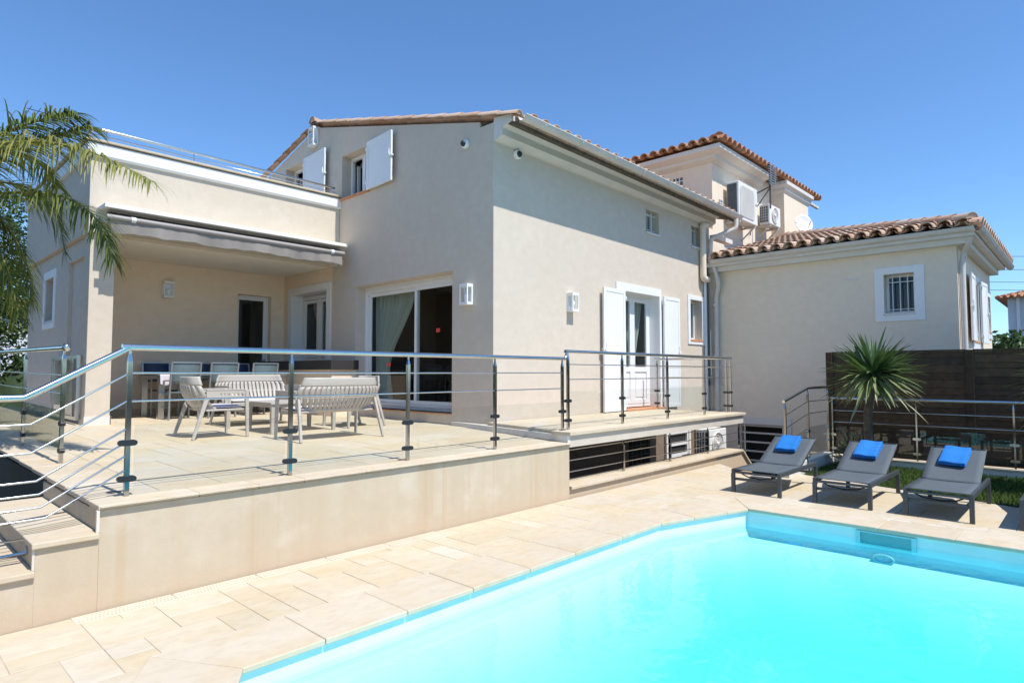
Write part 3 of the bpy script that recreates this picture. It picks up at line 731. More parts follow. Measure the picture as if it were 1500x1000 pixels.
m_ = MB(); m_.box(AX + .4, AY + .4, 3.52, AX + 2.2, 16.4, 3.55); m_.build('floor', 'interior_dark', house)
m_ = MB(); m_.box(AX + 2.2, AY + .6, 3.5, AX + 2.3, 16.4, 5.2); m_.build('dark_partition', 'interior_dark', house)

# white shuttered door on the sunny wall
m_ = MB(); m_.T = fr(FA)
m_.box(9.72, -.02, 3.055, 11.36, -.001, 3.205); m_.box(9.80, -.02, .80, 9.953, -.001, 3.055); m_.box(11.287, -.02, .80, 11.36, -.001, 3.055)
m_.box(9.953, -.001, 3.052, 11.287, .27, 3.057); m_.box(9.953, -.001, .80, 9.957, .27, 3.052); m_.box(11.283, -.001, .80, 11.287, .27, 3.052)
m_.build('door_surround', 'white_paint', house, bevel=.004)
r_ = ringmb(FA, 9.952, 11.288, .83, 3.058, .055, .22, .28); df = r_.build('french_door', 'window_white', house, bevel=.003)
for a, b_ in ((10.01, 10.62), (10.622, 11.232)):
    m_ = MB(); m_.T = fr(FA); d0, d1 = .215, .262
    m_.box(a, d0, .89, a + .085, d1, 3.0); m_.box(b_ - .085, d0, .89, b_, d1, 3.0); m_.box(a + .085, d0, 2.915, b_ - .085, d1, 3.0); m_.box(a + .085, d0, .89, b_ - .085, d1, .97); m_.box(a + .085, d0, 1.52, b_ - .085, d1, 1.62)
    m_.box(a + .085, d0 + .02, .97, b_ - .085, d1 - .01, 1.52); m_.box(a + .13, d0 + .008, 1.02, b_ - .13, d0 + .02, 1.47)
    m_.build('leaf', 'window_white', df, bevel=.004)
    m_ = MB(); m_.T = fr(FA); m_.poly([(a + .08, .24, 1.6), (b_ - .08, .24, 1.6), (b_ - .08, .24, 2.93), (a + .08, .24, 2.93)]); m_.build('pane', 'window_glass', df)
curtain('curtain', FA, (10.0, 11.25), (10.05, 11.0), (10.0, 11.2), .40, .86, 1.7, 3.0, house, 10)
fbox(FA, 9.90, -.12, .786, 11.34, .28, .812).build('door_sill', 'terracotta_sill', house)
shutter(FA, 9.20, 9.925, .80, 3.045, -.075, swing=R(1.2), hinge=9.925)
shutter(FA, 11.365, 12.0, .80, 3.07, -.075, swing=R(1.0), hinge=11.365)
# small windows of the sunny wall
def small_window(F, u0, u1, z0, z1, bars, par=house, depth=.17, tr=None, sill='cream_trim', trim_z0=None):
    r_ = ringmb(F, u0 + .002, u1 - .002, z0 + .002, z1 - .002, .045, depth, depth + .05); wf = r_.build('window', 'window_white', par)
    m_ = MB(); m_.T = fr(F); m_.poly([(u0 + .04, depth + .03, z0 + .04), (u1 - .04, depth + .03, z0 + .04), (u1 - .04, depth + .03, z1 - .04), (u0 + .04, depth + .03, z1 - .04)]); m_.build('pane', 'window_glass', wf)
    fbox(F, u0 - .02, -.03, z0 - .045, u1 + .02, depth, z0 - .002).build('sill', sill, wf)
    fbox(F, u0 - .1, depth + .6, z0 - .2, u1 + .1, depth + .64, z1 + .2).build('dark_backing', 'dark_void', wf)  # near-black sheet stands for the unlit room behind the pane
    if bars:
        m_ = MB(); m_.T = fr(F); nv, nh = bars; d = depth - .09
        for i in range(1, nv + 1): u = u0 + (u1 - u0) * i / (nv + 1); m_.tube([(u, d, z0 + .005), (u, d, z1 - .005)], .009, 6)
        for zf in nh: z = z0 + (z1 - z0) * zf; m_.tube([(u0, d, z), (u1, d, z)], .008, 6)
        m_.build('window_bars', 'window_white', wf)
    if tr:
        m_ = MB(); m_.T = fr(F); a, b_, c, d = tr
        m_.box(a, -.022, c, u0, .0, d); m_.box(u1, -.022, c, b_, .0, d); m_.box(u0, -.022, z1, u1, .0, d); m_.box(u0, -.022, c, u1, .0, z0 - .045)
        m_.build('surround', 'white_paint', wf, bevel=.003)
    return wf
small_window(FA, 10.82, 11.33, 4.335, 4.785, (2, (.16, .84)))
small_window(FA, 12.73, 13.24, 4.335, 4.785, (2, (.16, .84)))
small_window(FA, 12.62, 13.17, 2.24, 3.12, None, tr=(12.51, 13.28, 2.13, 3.22), sill='terracotta_sill')
# cornice, gutter
tilt = lambda p: Vector((p.x, p.y, p.z - .011 * (p.x - AX)))
m_ = MB(); m_.T = tilt; m_.sweep([(AX, AY), (13.62, AY)], [(0, 4.975), (.06, 4.98), (.17, 5.035), (.17, 5.14), (.20, 5.15), (.36, 5.20), (.36, 5.29), (0, 5.33)]); m_.build('cornice', 'cream_trim', house)
def gutter(path, z, r=.072, par=house, T=None, off=0, mat='gutter_beige'):
    m_ = MB(); m_.T = T; out = []; n_ = 9
    for i in range(n_ + 1): a = math.pi + math.pi * i / n_; out.append((off + r + r * math.cos(a), z + r * math.sin(a) * 1.05))
    inn = [(off + r + (r - .006) * math.cos(math.pi + math.pi * i / n_), z + (r - .006) * math.sin(math.pi + math.pi * i / n_) * 1.05) for i in range(n_, -1, -1)]
    lip = [(off + 2 * r + .012, z), (off + 2 * r + .012, z + .012), (off + 2 * r - .006, z + .012)]
    m_.sweep(path, out + lip + inn); o = m_.build('gutter', mat, par)
    m_ = MB(); m_.T = T
    for a, b_ in zip(path, path[1:]):
        a, b_ = Vector(a), Vector(b_); L_ = (b_ - a).length; d = (b_ - a).normalized(); nn = Vector((d.y, -d.x)); k = .45
        while k < L_:
            p = a + d * k + nn * (off + r); q = []
            for i in range(n_ + 1):
                an = math.pi + math.pi * i / n_; s_ = p + nn * ((r + .004) * math.cos(an)); q.append(Vector((s_.x, s_.y, z + (r + .004) * math.sin(an) * 1.05)))
            m_ = MB(); m_.T = T
            for u_, v_ in zip(q, q[1:]): m_.bar(u_, v_, .022, .004, side=(d.x, d.y, 0))
            m_.build('bracket', 'pvc_pipe', o)
            k += .92
    return o
gutter([(6.44, 5.92), (13.93, 5.92)], 5.175, .072, T=tilt)
# ---- roofs
def canal_roof(mb, O, S, T, L, tmax, pitch=.268, row=.40, r=.112, tmin=None):
    O, S, T = Vector(O), Vector(S).normalized(), Vector(T).normalized(); Nn = S.cross(T)
    if Nn.z < 0: Nn = -Nn
    n = int(L / pitch)
    for i in range(n + 1):
        for pan in (1, 0):
            s0 = (i if pan else i + .5) * pitch
            if s0 > L: continue
            tm = tmax(s0); t = -.02 if not pan else .01; k = 0
            if tmin: t += tmin(s0)
            while t < tm - .05:
                t1 = min(t + row + .04, tm); mb.cur = random.random(); j = random.uniform(-.006, .006); seg = 8 if not pan else 5
                def ring(tt, rr, lift, inner=0):
                    out = []
                    for q in range(seg + 1):
                        a = math.pi * q / seg
                        if pan: out.append(O + S * (s0 - rr * math.cos(a)) + T * tt + Nn * (.075 - rr * math.sin(a) * .75 + lift))
                        else: out.append(O + S * (s0 + j + rr * math.cos(a)) + T * tt + Nn * (.04 + rr * math.sin(a) * 1.02 + lift))
                    return out
                r0, r1 = (r, r * .86) if not pan else (r * .86, r)
                l0, l1 = (.022, .0)
                a_, b_ = mb.vv(ring(t, r0, l0)), mb.vv(ring(t1, r1, l1))
                for q in range(seg): mb.face([a_ + q, a_ + q + 1, b_ + q + 1, b_ + q], True)
                c_ = mb.vv(ring(t + (.0 if not pan else 0), r0 - .013, l0)); 
                for q in range(seg): mb.face([a_ + q, c_ + q, c_ + q + 1, a_ + q + 1])
                if k == 0:
                    d_ = mb.vv(ring(t1, r1 - .013, l1))
                    for q in range(seg): mb.face([c_ + q, d_ + q, d_ + q + 1, c_ + q + 1], True)
                t += row; k += 1
def cap_line(mb, A, B, r=.105, seg=.38, up=None, disc=True, lift=0):
    A, B = Vector(A), Vector(B); d = (B - A).normalized(); sd_ = d.cross(zz).normalized(); u = sd_.cross(d); L_ = (B - A).length; t = 0; k = 0
    while t < L_ - .05:
        t1 = min(t + seg + .05, L_); mb.cur = random.random(); n = 10
        def ring(tt, rr, l): return [A + d * tt + sd_ * rr * math.cos(math.pi * q / n) + u * (rr * math.sin(math.pi * q / n) + l + lift) for q in range(n + 1)]
        a_, b_, c_ = mb.vv(ring(t, r, .015)), mb.vv(ring(t1, r * .88, 0)), mb.vv(ring(t, r - .014, .015))
        for q in range(n): mb.face([a_ + q, a_ + q + 1, b_ + q + 1, b_ + q], True); mb.face([a_ + q, c_ + q, c_ + q + 1, a_ + q + 1])
        if k == 0 and disc: mb.poly([p for p in ring(.012, r - .012, .015)])
        t += seg; k += 1
def slope(z): return Vector((0, 1, z)).normalized()
sA = .257
m_ = MB(); m_.T = tilt
Lt = (11.66 - 5.99) * math.hypot(1, sA)
canal_roof(m_, (6.66, 5.96, 5.17), (1, 0, 0), (0, 1, sA), 7.30, lambda s: Lt, r=.098)
# verge tiles along the gable, ridge
cap_line(m_, (6.36, 11.66, 6.67), (13.9, 11.66, 6.67), .115, .4)
m_.build('roof', 'roof_tile', house, recalc=False)
m_ = MB()
cap_line(m_, (6.475, 5.93, 5.225), (6.475, 11.62, 5.225 + sA * 5.69), .066, .42, lift=-.012)
cap_line(m_, (6.475, 17.1, 5.225 + sA * 5.69 - .252 * 5.44), (6.475, 11.70, 5.225 + sA * 5.69), .066, .42, lift=-.012)
m_.build('verge_tiles', 'verge_tile', house, recalc=False)
m_ = MB(); m_.T = tilt
m_.box(6.50, 5.955, 5.06, 13.93, 5.985, 5.17)
m_.hexa([(6.52, 5.99, 5.115), (13.95, 5.99, 5.115), (13.95, 11.66, 5.13 + sA * 5.61), (6.52, 11.66, 5.13 + sA * 5.61)], [(6.52, 5.99, 5.15), (13.95, 5.99, 5.15), (13.95, 11.66, 5.165 + sA * 5.61), (6.52, 11.66, 5.165 + sA * 5.61)])
m_.hexa([(6.52, 11.66, 6.57), (13.95, 11.66, 6.57), (13.95, 17.3, 5.15), (6.52, 17.3, 5.15)], [(6.52, 11.66, 6.61), (13.95, 11.66, 6.61), (13.95, 17.3, 5.19), (6.52, 17.3, 5.19)])
m_.build('roof_deck', 'bark', house)

# ---- covered terrace wing
WX, WY = 2.33, 10.74
FW = (Vector((0, WY, 0)), Vector((1, 0, 0)), Vector((0, -1, 0)))
wallpart('parapet', 'stucco_cream', FW, rect(WX, AX - .01, 3.58, 4.93), [], .22)
FE = (Vector((WX, 0, 0)), Vector((0, 1, 0)), Vector((-1, 0, 0)))
wallpart('parapet', 'stucco', FE, rect(WY + .222, 15.5, 3.58, 4.93), [], .22)
m_ = MB(); m_.sweep([(WX, 15.5), (WX, WY), (AX - .004, WY)], [(0, 4.71), (.035, 4.715), (.055, 4.74), (.055, 4.905), (.0, 4.905)]); m_.build('parapet_band', 'white_paint', house)
m_ = MB(); m_.sweep([(WX, 15.5), (WX, WY), (AX - .004, WY)], [(-.24, 4.931), (.085, 4.931), (.085, 4.965), (-.24, 4.965)]); m_.build('parapet_coping', 'coping_stone', house, bevel=.005)
m_ = MB(); m_.box(WX + .23, WY + .23, 3.60, AX - .01, 15.5, 3.85); m_.build('ceiling', 'ceiling_white', house)
FL = (Vector((2.40, 0, 0)), FE[1], FE[2])
wallpart('wall', 'stucco', FL, rect(11.13, 15.5, -1.6, 3.578), [rect(11.18, 12.2, .70, 3.29), rect(13.24, 13.92, 2.42, 3.18)], .28)
m_ = MB(); m_.box(2.45, 11.17, .6, 2.47, 12.22, 3.31); m_.build('wall_panel', 'stucco', house)
small_window(FL, 13.24, 13.92, 2.42, 3.18, None, tr=(13.1, 14.06, 2.28, 3.32))
FK = (Vector((0, 12.94, 0)), FW[1], FW[2])
wallpart('wall', 'stucco_warm_bounce', FK, rect(2.68, AX - .008, .4, 3.598), [rect(5.46, 6.18, .752, 3.14)], .25)
wallpart('wall', 'stucco_warm_bounce', (Vector((AX - .006, 0, 0)), FB[1], FB[2]), rect(10.97, 12.938, .5, 3.598), [rect(11.15, 12.61, 1.72, 3.17)], .003)  # thin skin on the gable wall carrying the warm bounced tone
m_ = MB(); m_.box(2.37, 10.80, .4, 2.69, 11.128, 3.578); m_.build('pillar', 'stucco_cream', house, bevel=.006)
m_ = MB(); m_.box(2.36, 10.788, .45, 2.702, 10.799, .86); m_.box(2.691, 10.788, .45, 2.705, 11.12, .86); m_.build('pillar_plinth', 'cream_trim', house)
m_ = MB(); m_.T = lambda p: p
m_.box(2.70, 12.925, .6, 5.45, 12.938, .84); m_.build('skirting', 'coping_stone', house)
r_ = ringmb(FK, 5.462, 6.178, .754, 3.138, .035, .14, .22); bd = r_.build('back_door', 'window_white', house, bevel=.003)
ringmb(FK, 5.50, 6.14, .79, 3.10, .055, .15, .20).build('frame', 'window_white', bd, bevel=.003)
m_ = MB(); m_.T = fr(FK); m_.poly([(5.54, .175, .83), (6.10, .175, .83), (6.10, .175, 3.06), (5.54, .175, 3.06)]); m_.build('pane', 'window_glass', bd)
m_ = MB(); m_.T = fr(FK); m_.box(6.095, .13, 1.62, 6.125, .149, 1.80); m_.box(6.03, .105, 1.75, 6.12, .13, 1.77); m_.build('handle', 'steel', bd)
m_ = MB(); m_.box(2.7, 14.6, .5, AX - .02, 14.7, 3.6); m_.build('dark_partition', 'interior_dark', house)

# ---- right wing
RX = 13.62; RY = 1.75
FR = (Vector((RX, 0, 0)), Vector((0, 1, 0)), Vector((-1, 0, 0)))
wallpart('wall', 'stucco_right_bounce', FR, rect(RY, AY - .003, -1.75, 4.05), [rect(2.42, 2.92, 2.64, 3.39), rect(4.86, 5.83, -1.6, .375)], .28)
FS = (Vector((0, RY, 0)), Vector((1, 0, 0)), Vector((0, -1, 0)))
wallpart('wall', 'stucco_right_bounce', FS, rect(RX + .282, 18.45, -1.75, 4.05), [rect(15.35, 16.15, 2.15, 3.38), rect(16.95, 17.45, 2.45, 3.25), rect(17.75, 18.2, 2.45, 3.25)], .28)
m_ = MB(); m_.box(18.2, RY + .282, -1, 18.45, 6.4, 4.05); m_.build('wall', 'stucco_right_bounce', house)
small_window(FR, 2.42, 2.92, 2.64, 3.39, (3, (.10, .80)), tr=(2.255, 3.075, 2.485, 3.525), depth=.2)
for a, b_, z0, z1, t_ in ((15.35, 16.15, 2.15, 3.38, (15.2, 16.3, 1.88, 3.5)), (16.95, 17.45, 2.45, 3.25, (16.8, 17.6, 2.28, 3.4)), (17.75, 18.2, 2.45, 3.25, (17.62, 18.33, 2.28, 3.4))):
    small_window(FS, a, b_, z0, z1, None, tr=t_, depth=.12, sill='terracotta_sill')
shutter(FS, 14.55, 15.3, 2.12, 3.42, -.07, swing=R(2), hinge=15.3)
shutter(FS, 16.2, 16.85, 2.12, 3.42, -.07, swing=R(3), hinge=16.2)
m_ = MB(); m_.T = fr(FR); m_.box(3.36, -.012, 3.345, 3.62, .0, 3.375); m_.build('vent_slot', 'cream_trim', house)
# basement shutter of slats
m_ = MB(); m_.T = fr(FR); m_.box(4.70, -.02, .375, 5.98, 0, .53); m_.box(4.70, -.02, -1.6, 4.86, 0, .375); m_.build('basement_surround', 'cream_trim', house)
r_ = ringmb(FR, 4.87, 5.82, -1.58, .36, .03, .02, .07); gg = r_.build('basement_gate', 'gutter_beige', house)
for k in range(8): fbox(FR, 4.90, .03, .17 - k * .20, 5.79, .06, .205 - k * .20).build('slat', 'gutter_beige', gg)
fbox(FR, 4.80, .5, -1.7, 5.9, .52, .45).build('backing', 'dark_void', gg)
m_ = MB(); m_.sweep([(RX, AY - .01), (RX, RY), (18.45, RY)], [(0, 3.80), (.02, 3.80), (.17, 3.80), (.17, 3.90), (.19, 3.905), (.30, 3.905), (.30, 4.0), (0, 4.04)]); m_.build('cornice', 'cream_trim', house)
EX, EY = 13.28, 1.38                # eave lines of the right wing
gutter([(EX + .10, 6.25), (EX + .10, EY + .06)], 4.035, .072, off=.02)
gutter([(EX + .02, EY + .13), (19.0, EY + .13)], 4.035, .072, off=.04)
sR = .25
m_ = MB()
canal_roof(m_, (EX, 6.30, 4.055), (0, -1, 0), (1, 0, sR), 6.30 - EY - .02, lambda s: max(0, min(5.3, 6.30 - EY - s)) * math.hypot(1, sR), row=.40)
canal_roof(m_, (EX + .02, EY, 4.055), (1, 0, 0), (0, 1, sR), 5.7, lambda s: max(0, min(s, 5.3)) * math.hypot(1, sR), row=.40)
cap_line(m_, (EX + .10, EY + .10, 4.19), (EX + 5.3, EY + 5.3, 4.19 + sR * 5.2), .115, .40)
m_.build('roof', 'roof_tile', house, recalc=False)
m_ = MB(); hx = EX + 5.3
m_.hexa([(EX + .05, EY + .05, 4.03), (hx, hx - EX + EY, 4.03 + sR * 5.25), (hx, 6.69, 4.03 + sR * 5.25), (EX + .05, 6.45, 4.03)], [(EX + .05, EY + .05, 4.06), (hx, hx - EX + EY, 4.06 + sR * 5.25), (hx, 6.69, 4.06 + sR * 5.25), (EX + .05, 6.45, 4.06)])
m_.hexa([(EX + .06, EY + .04, 4.028), (19, EY + .04, 4.028), (19, EY + 5.3, 4.028 + sR * 5.25), (hx, EY + 5.3, 4.028 + sR * 5.25)], [(EX + .06, EY + .04, 4.058), (19, EY + .04, 4.058), (19, EY + 5.3, 4.058 + sR * 5.25), (hx, EY + 5.3, 4.058 + sR * 5.25)])
m_.build('roof_deck', 'bark', house)

# ---- tower
TX, TY = 14.32, 6.70
m_ = MB(); m_.box(TX, TY, 3.0, 18.14, 11.2, 7.0); m_.box(18.142, 6.33, 3.0, 20.2, 11.2, 7.0); m_.box(RX + .25, 6.69, 3.0, TX - .002, 7.2, 5.0)
m_.build('tower_wall', 'stucco_right_bounce', house)
prof = [(0, 6.66), (.03, 6.665), (.16, 6.73), (.16, 6.80), (.19, 6.81), (.38, 6.87), (.38, 6.97), (0, 7.0)]
m_ = MB(); m_.sweep([(TX, 11.2), (TX, TY), (17.2, TY)], prof); m_.sweep([(18.142, 6.69), (18.142, 6.33), (20.2, 6.33), (20.2, 11.2)], [(p * .35, z) for p, z in prof])
m_.build('cornice', 'cream_trim', house)
m_ = MB(); sT = .28; ex, ey = TX - .46, TY - .46
mid = (11.5 - ey) / 2
canal_roof(m_, (ex, ey, 6.985), (1, 0, 0), (0, 1, sT), 7.3, lambda s: max(0, min(s, 3.4)) * math.hypot(1, sT), row=.40)
canal_roof(m_, (ex, ey + .05, 6.985), (0, 1, 0), (1, 0, sT), 5.4, lambda s: max(0, min(s, 5.5 - s, 3.4)) * math.hypot(1, sT), row=.40)
cap_line(m_, (ex + .08, ey + .08, 7.10), (ex + 2.7, ey + 2.7, 7.10 + sT * 2.62), .115, .4)
m_.build('roof', 'roof_tile_red', house, recalc=False)
m_ = MB(); m_.hexa([(ex + .06, ey + .06, 6.972), (20.7, ey + .06, 6.972), (20.7, 11.5, 6.972), (ex + .06, 11.5, 6.972)], [(ex + 2.7, ey + 2.7, 7.72), (18.0, ey + 2.7, 7.72), (18.0, 9.0, 7.72), (ex + 2.7, 9.0, 7.72)]); m_.build('roof_deck', 'bark', house)
m_ = MB(); m_.sweep([(20.2, ey + .14), (21.1, ey + .14)], [(.02, 6.75), (.10, 6.75), (.10, 6.82), (.02, 6.82)]); m_.build('gutter', 'gutter_beige', house)
# tower windows sunk in the wall faces
for F, u0, u1, z0, z1 in (((Vector((TX - .004, 0, 0)), FB[1], FB[2]), 7.44, 7.78, 6.05, 6.5), ((Vector((0, TY - .004, 0)), FA[1], FA[2]), 14.66, 14.95, 5.45, 5.86)):
    r_ = ringmb(F, u0, u1, z0, z1, .035, -.004, .003); o = r_.build('window', 'stucco_right_bounce', house)
    m_ = MB(); m_.T = fr(F); m_.poly([(u0 + .03, .001, z0 + .03), (u1 - .03, .001, z0 + .03), (u1 - .03, .001, z1 - .03), (u0 + .03, .001, z1 - .03)]); m_.build('pane', 'ac_grille', o)
    m_ = MB(); m_.T = fr(F)
    for k in (.36, .66): u = u0 + (u1 - u0) * k; m_.box(u - .012, -.012, z0 + .03, u + .012, -.002, z1 - .03)
    m_.box(u0 + .03, -.014, z0 + (z1 - z0) * .7, u1 - .03, -.003, z0 + (z1 - z0) * .7 + .02); m_.build('window_bars', 'window_white', o)
# ---- downpipes in the corner
def pipe(pts, r, mat='pvc_pipe', name='downpipe', collars=()):
    m_ = MB(); P = [Vector(p) for p in pts]; Q = [P[0]]
    for a, b_, c in zip(P, P[1:], P[2:]):
        k = min(.09, (b_ - a).length * .45, (c - b_).length * .45); p0, p1 = b_ + (a - b_).normalized() * k, b_ + (c - b_).normalized() * k
        for i in range(5): t = i / 4; Q.append(p0 * (1 - t) ** 2 + b_ * 2 * t * (1 - t) + p1 * t * t)
    Q.append(P[-1]); m_.tube(Q, r, 12)
    for z, q in collars: m_.tube([Vector(q) + zz * (z - .03), Vector(q) + zz * (z + .03)], r * 1.12, 12)
    return m_.build(name, mat, house)
pipe([(13.70, 5.85, 5.0), (13.70, 5.85, 4.78), (13.36, 6.30, 4.56), (13.36, 6.34, 4.02), (13.40, 6.26, 3.92), (13.47, 6.18, 3.5), (13.52, 6.27, 3.25), (13.52, 6.30, -.6)], .052, collars=((3.05, (13.52, 6.30, 0)), (1.9, (13.52, 6.30, 0)), (4.2, (13.36, 6.33, 0))))
pipe([(13.30, 6.36, 4.86), (13.12, 6.38, 4.86), (13.12, 6.38, 3.62), (13.30, 6.36, 3.62)], .07, 'stucco_right_bounce')
pipe([(13.30, 6.43, 3.70), (13.30, 6.43, -.6)], .03, 'white_paint')
pipe([(13.38, 6.40, 3.9), (13.38, 6.40, .2)], .018, 'dark_grey_metal')
pipe([(EX + .16, EY + .15, 3.98), (EX + .20, EY + .17, 3.80), (RX + .09, RY - .10, 3.70), (RX + .12, RY - .06, 3.45), (RX + .12, RY - .06, -1)], .048)
m_ = MB(); m_.box(13.42, 6.2, 4.56, 14.3, 6.36, 4.66); m_.build('duct', 'cream_trim', house)
# ---- basement front seen under the gallery
FD = (Vector((0, AY - .006, 0)), FA[1], FA[2])
m_ = MB(); m_.T = fr(FD); m_.box(6.5, -.004, -1.75, 13.3, .004, .595); m_.build('basement_wall', 'basement_wall', house)
m_ = MB(); m_.T = fr(FD); m_.box(10.1, -.012, -.35, 10.85, -.005, .22); bw = m_.build('basement_window', 'dark_void', house)
m_ = MB(); m_.T = fr(FD)
for k in range(5): m_.tube([(10.18 + k * .15, -.03, -.35), (10.18 + k * .15, -.03, .22)], .008, 6)
for k in range(3): m_.tube([(10.1, -.03, -.25 + k * .18), (10.85, -.03, -.25 + k * .18)], .008, 6)
m_.build('window_bars', 'ac_grille', bw)
for u0, u1 in ((11.42, 12.35),):
    r_ = ringmb(FD, u0, u1, -1.2, .42, .06, -.06, -.02); o = r_.build('basement_shutter', 'window_white', house)
    m_ = MB(); m_.T = fr(FD)
    for k in range(6): m_.box(u0 + .06, -.055, -.95 + k * .235, u1 - .06, -.03, -.88 + k * .235)
    m_.build('slats', 'window_white', o)
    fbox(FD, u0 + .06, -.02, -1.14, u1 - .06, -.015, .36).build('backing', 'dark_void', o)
m_ = MB(); m_.T = fr(FD); m_.box(12.40, -.05, -1.3, 12.48, .0, .55); m_.box(12.72, -.20, -1.3, 12.80, -.16, .58); m_.build('basement_door_frame', 'window_white', house)

# ================================================================ FITTINGS ON THE HOUSE
def wall_lamp(label, loc, rz, h=.32, w_=.18, d=.13):
    t = thing('wall_lamp', label, 'wall lamp', loc, rz, 'white lantern lamps on the house walls')
    q = WM[t.name]; L = MB(); L.T = q; e = .022
    L.box(-w_ / 2, -.012, 0, w_ / 2, -.001, h); L.box(-w_ / 2, -d, h - .05, w_ / 2, -.012, h); L.box(-w_ / 2, -d, 0, w_ / 2, -.012, .04)
    for x in (-w_ / 2, w_ / 2 - e):
        L.box(x, -d, .04, x + e, -d + e, h - .05)
    for x in (-w_ / 2, w_ / 2 - e): L.box(x, -.035, .04, x + e, -.012, h - .05)
    L.build('lamp_body', 'white_paint', t, bevel=.003)
    for k, s_ in enumerate((-1, 1)):
        g = MB(); g.T = q; x = s_ * (w_ / 2 - .008); g.poly([(x, -d + .02, .04), (x, -.03, .04), (x, -.03, h - .05), (x, -d + .02, h - .05)]); g.build('glass', 'glass_panel', t)
    g = MB(); g.T = q; g.poly([(-w_ / 2 + .02, -d + .01, .04), (w_ / 2 - .02, -d + .01, .04), (w_ / 2 - .02, -d + .01, h - .05), (-w_ / 2 + .02, -d + .01, h - .05)]); g.build('glass', 'glass_panel', t)
    g = MB(); g.T = q; g.lathe((0, -d / 2, .04), [(.018, 0), (.018, .05), (.03, .07), (.034, .10), (.024, .135), (.005, .145)], 12); g.build('bulb', 'dish_white', t)
    return t
QB = -math.pi / 2
wall_lamp('white lantern wall lamp on the shaded wall between the sliding door and the house corner', (AX - .002, 6.99, 2.54), QB)
wall_lamp('white lantern wall lamp on the sunny wall left of the white shuttered door', (8.33, AY, 2.53), 0)
wall_lamp('white lantern wall lamp on the back wall of the covered terrace', (4.11, 12.94, 2.93), 0)
wall_lamp('white lantern wall lamp high under the gable peak', (AX - .002, 11.70, 6.20), QB, h=.40, w_=.22)
def dome_cam(label, loc, rz):
    t = thing('security_camera', label, 'camera', loc, rz, 'dome security cameras'); q = WM[t.name]
    m_ = MB(); m_.T = q; m_.lathe((0, 0, 0), [(.0, 0), (.07, -.001), (.075, -.015), (.075, -.05), (.062, -.065), (.05, -.07)], 18, 'Y'); m_.build('housing', 'dish_white', t)
    m_ = MB(); m_.T = q; m_.lathe((0, -.066, 0), [(.05, 0), (.047, -.02), (.036, -.037), (.02, -.047), (.004, -.05)], 16, 'Y'); m_.build('lens_dome', 'black_rubber', t)
dome_cam('white dome camera on the shaded gable wall below the tile verge', (AX - .002, 7.06, 5.07), QB)
dome_cam('white dome camera under the cornice of the sunny wall', (6.98, AY, 4.885), 0)
# awning
aw = thing('awning', 'retracted taupe awning with hanging valance above the covered terrace', 'awning', (4.4, 10.5, 3.7))
m_ = MB(); m_.box(2.42, 10.28, 3.885, 6.40, 10.735, 3.945); m_.box(2.42, 10.60, 3.72, 6.40, 10.735, 3.894); m_.build('cover', 'awning_case', aw, bevel=.004)
m_ = MB(); m_.tube([(2.50, 10.47, 3.80), (6.32, 10.47, 3.80)], .062, 14); m_.build('roller', 'dark_grey_metal', aw)
m_ = MB(); m_.tube([(2.44, 10.26, 3.745), (6.30, 10.26, 3.745)], .036, 12); m_.build('front_bar', 'awning_tube', aw)
for x in (2.78, 6.05):
    m_ = MB(); m_.tube([(x - .03, 10.26, 3.745), (x + .03, 10.26, 3.745)], .043, 12); m_.build('bar_clip', 'white_paint', aw)
m_ = MB(); m_.grid(lambda a, b_: (2.50 + 3.76 * a, 10.262 + .012 * math.sin(a * 53 + 2 * math.sin(a * 7)) * b_ + .018 * math.sin(a * 17 + 1) * b_ + .006 * math.sin(a * 140) * b_ , 3.735 - (.20 + .010 * math.sin(a * 29 + 3 * math.sin(a * 5)) + .006 * math.sin(a * 77)) * b_), 150, 6); m_.build('valance', 'awning_fabric', aw, recalc=False)
m_ = MB(); m_.grid(lambda a, b_: (2.50 + 3.78 * a, 10.27 + .2 * b_, 3.78 + .075 * b_ - .02 * math.sin(b_ * 3.14)), 30, 6); m_.build('cloth', 'awning_fabric', aw, recalc=False)
for x in (2.55, 6.25):
    m_ = MB(); m_.bar((x, 10.62, 3.70), (x, 10.29, 3.73), .05, .05); m_.build('folding_arm', 'awning_tube', aw)
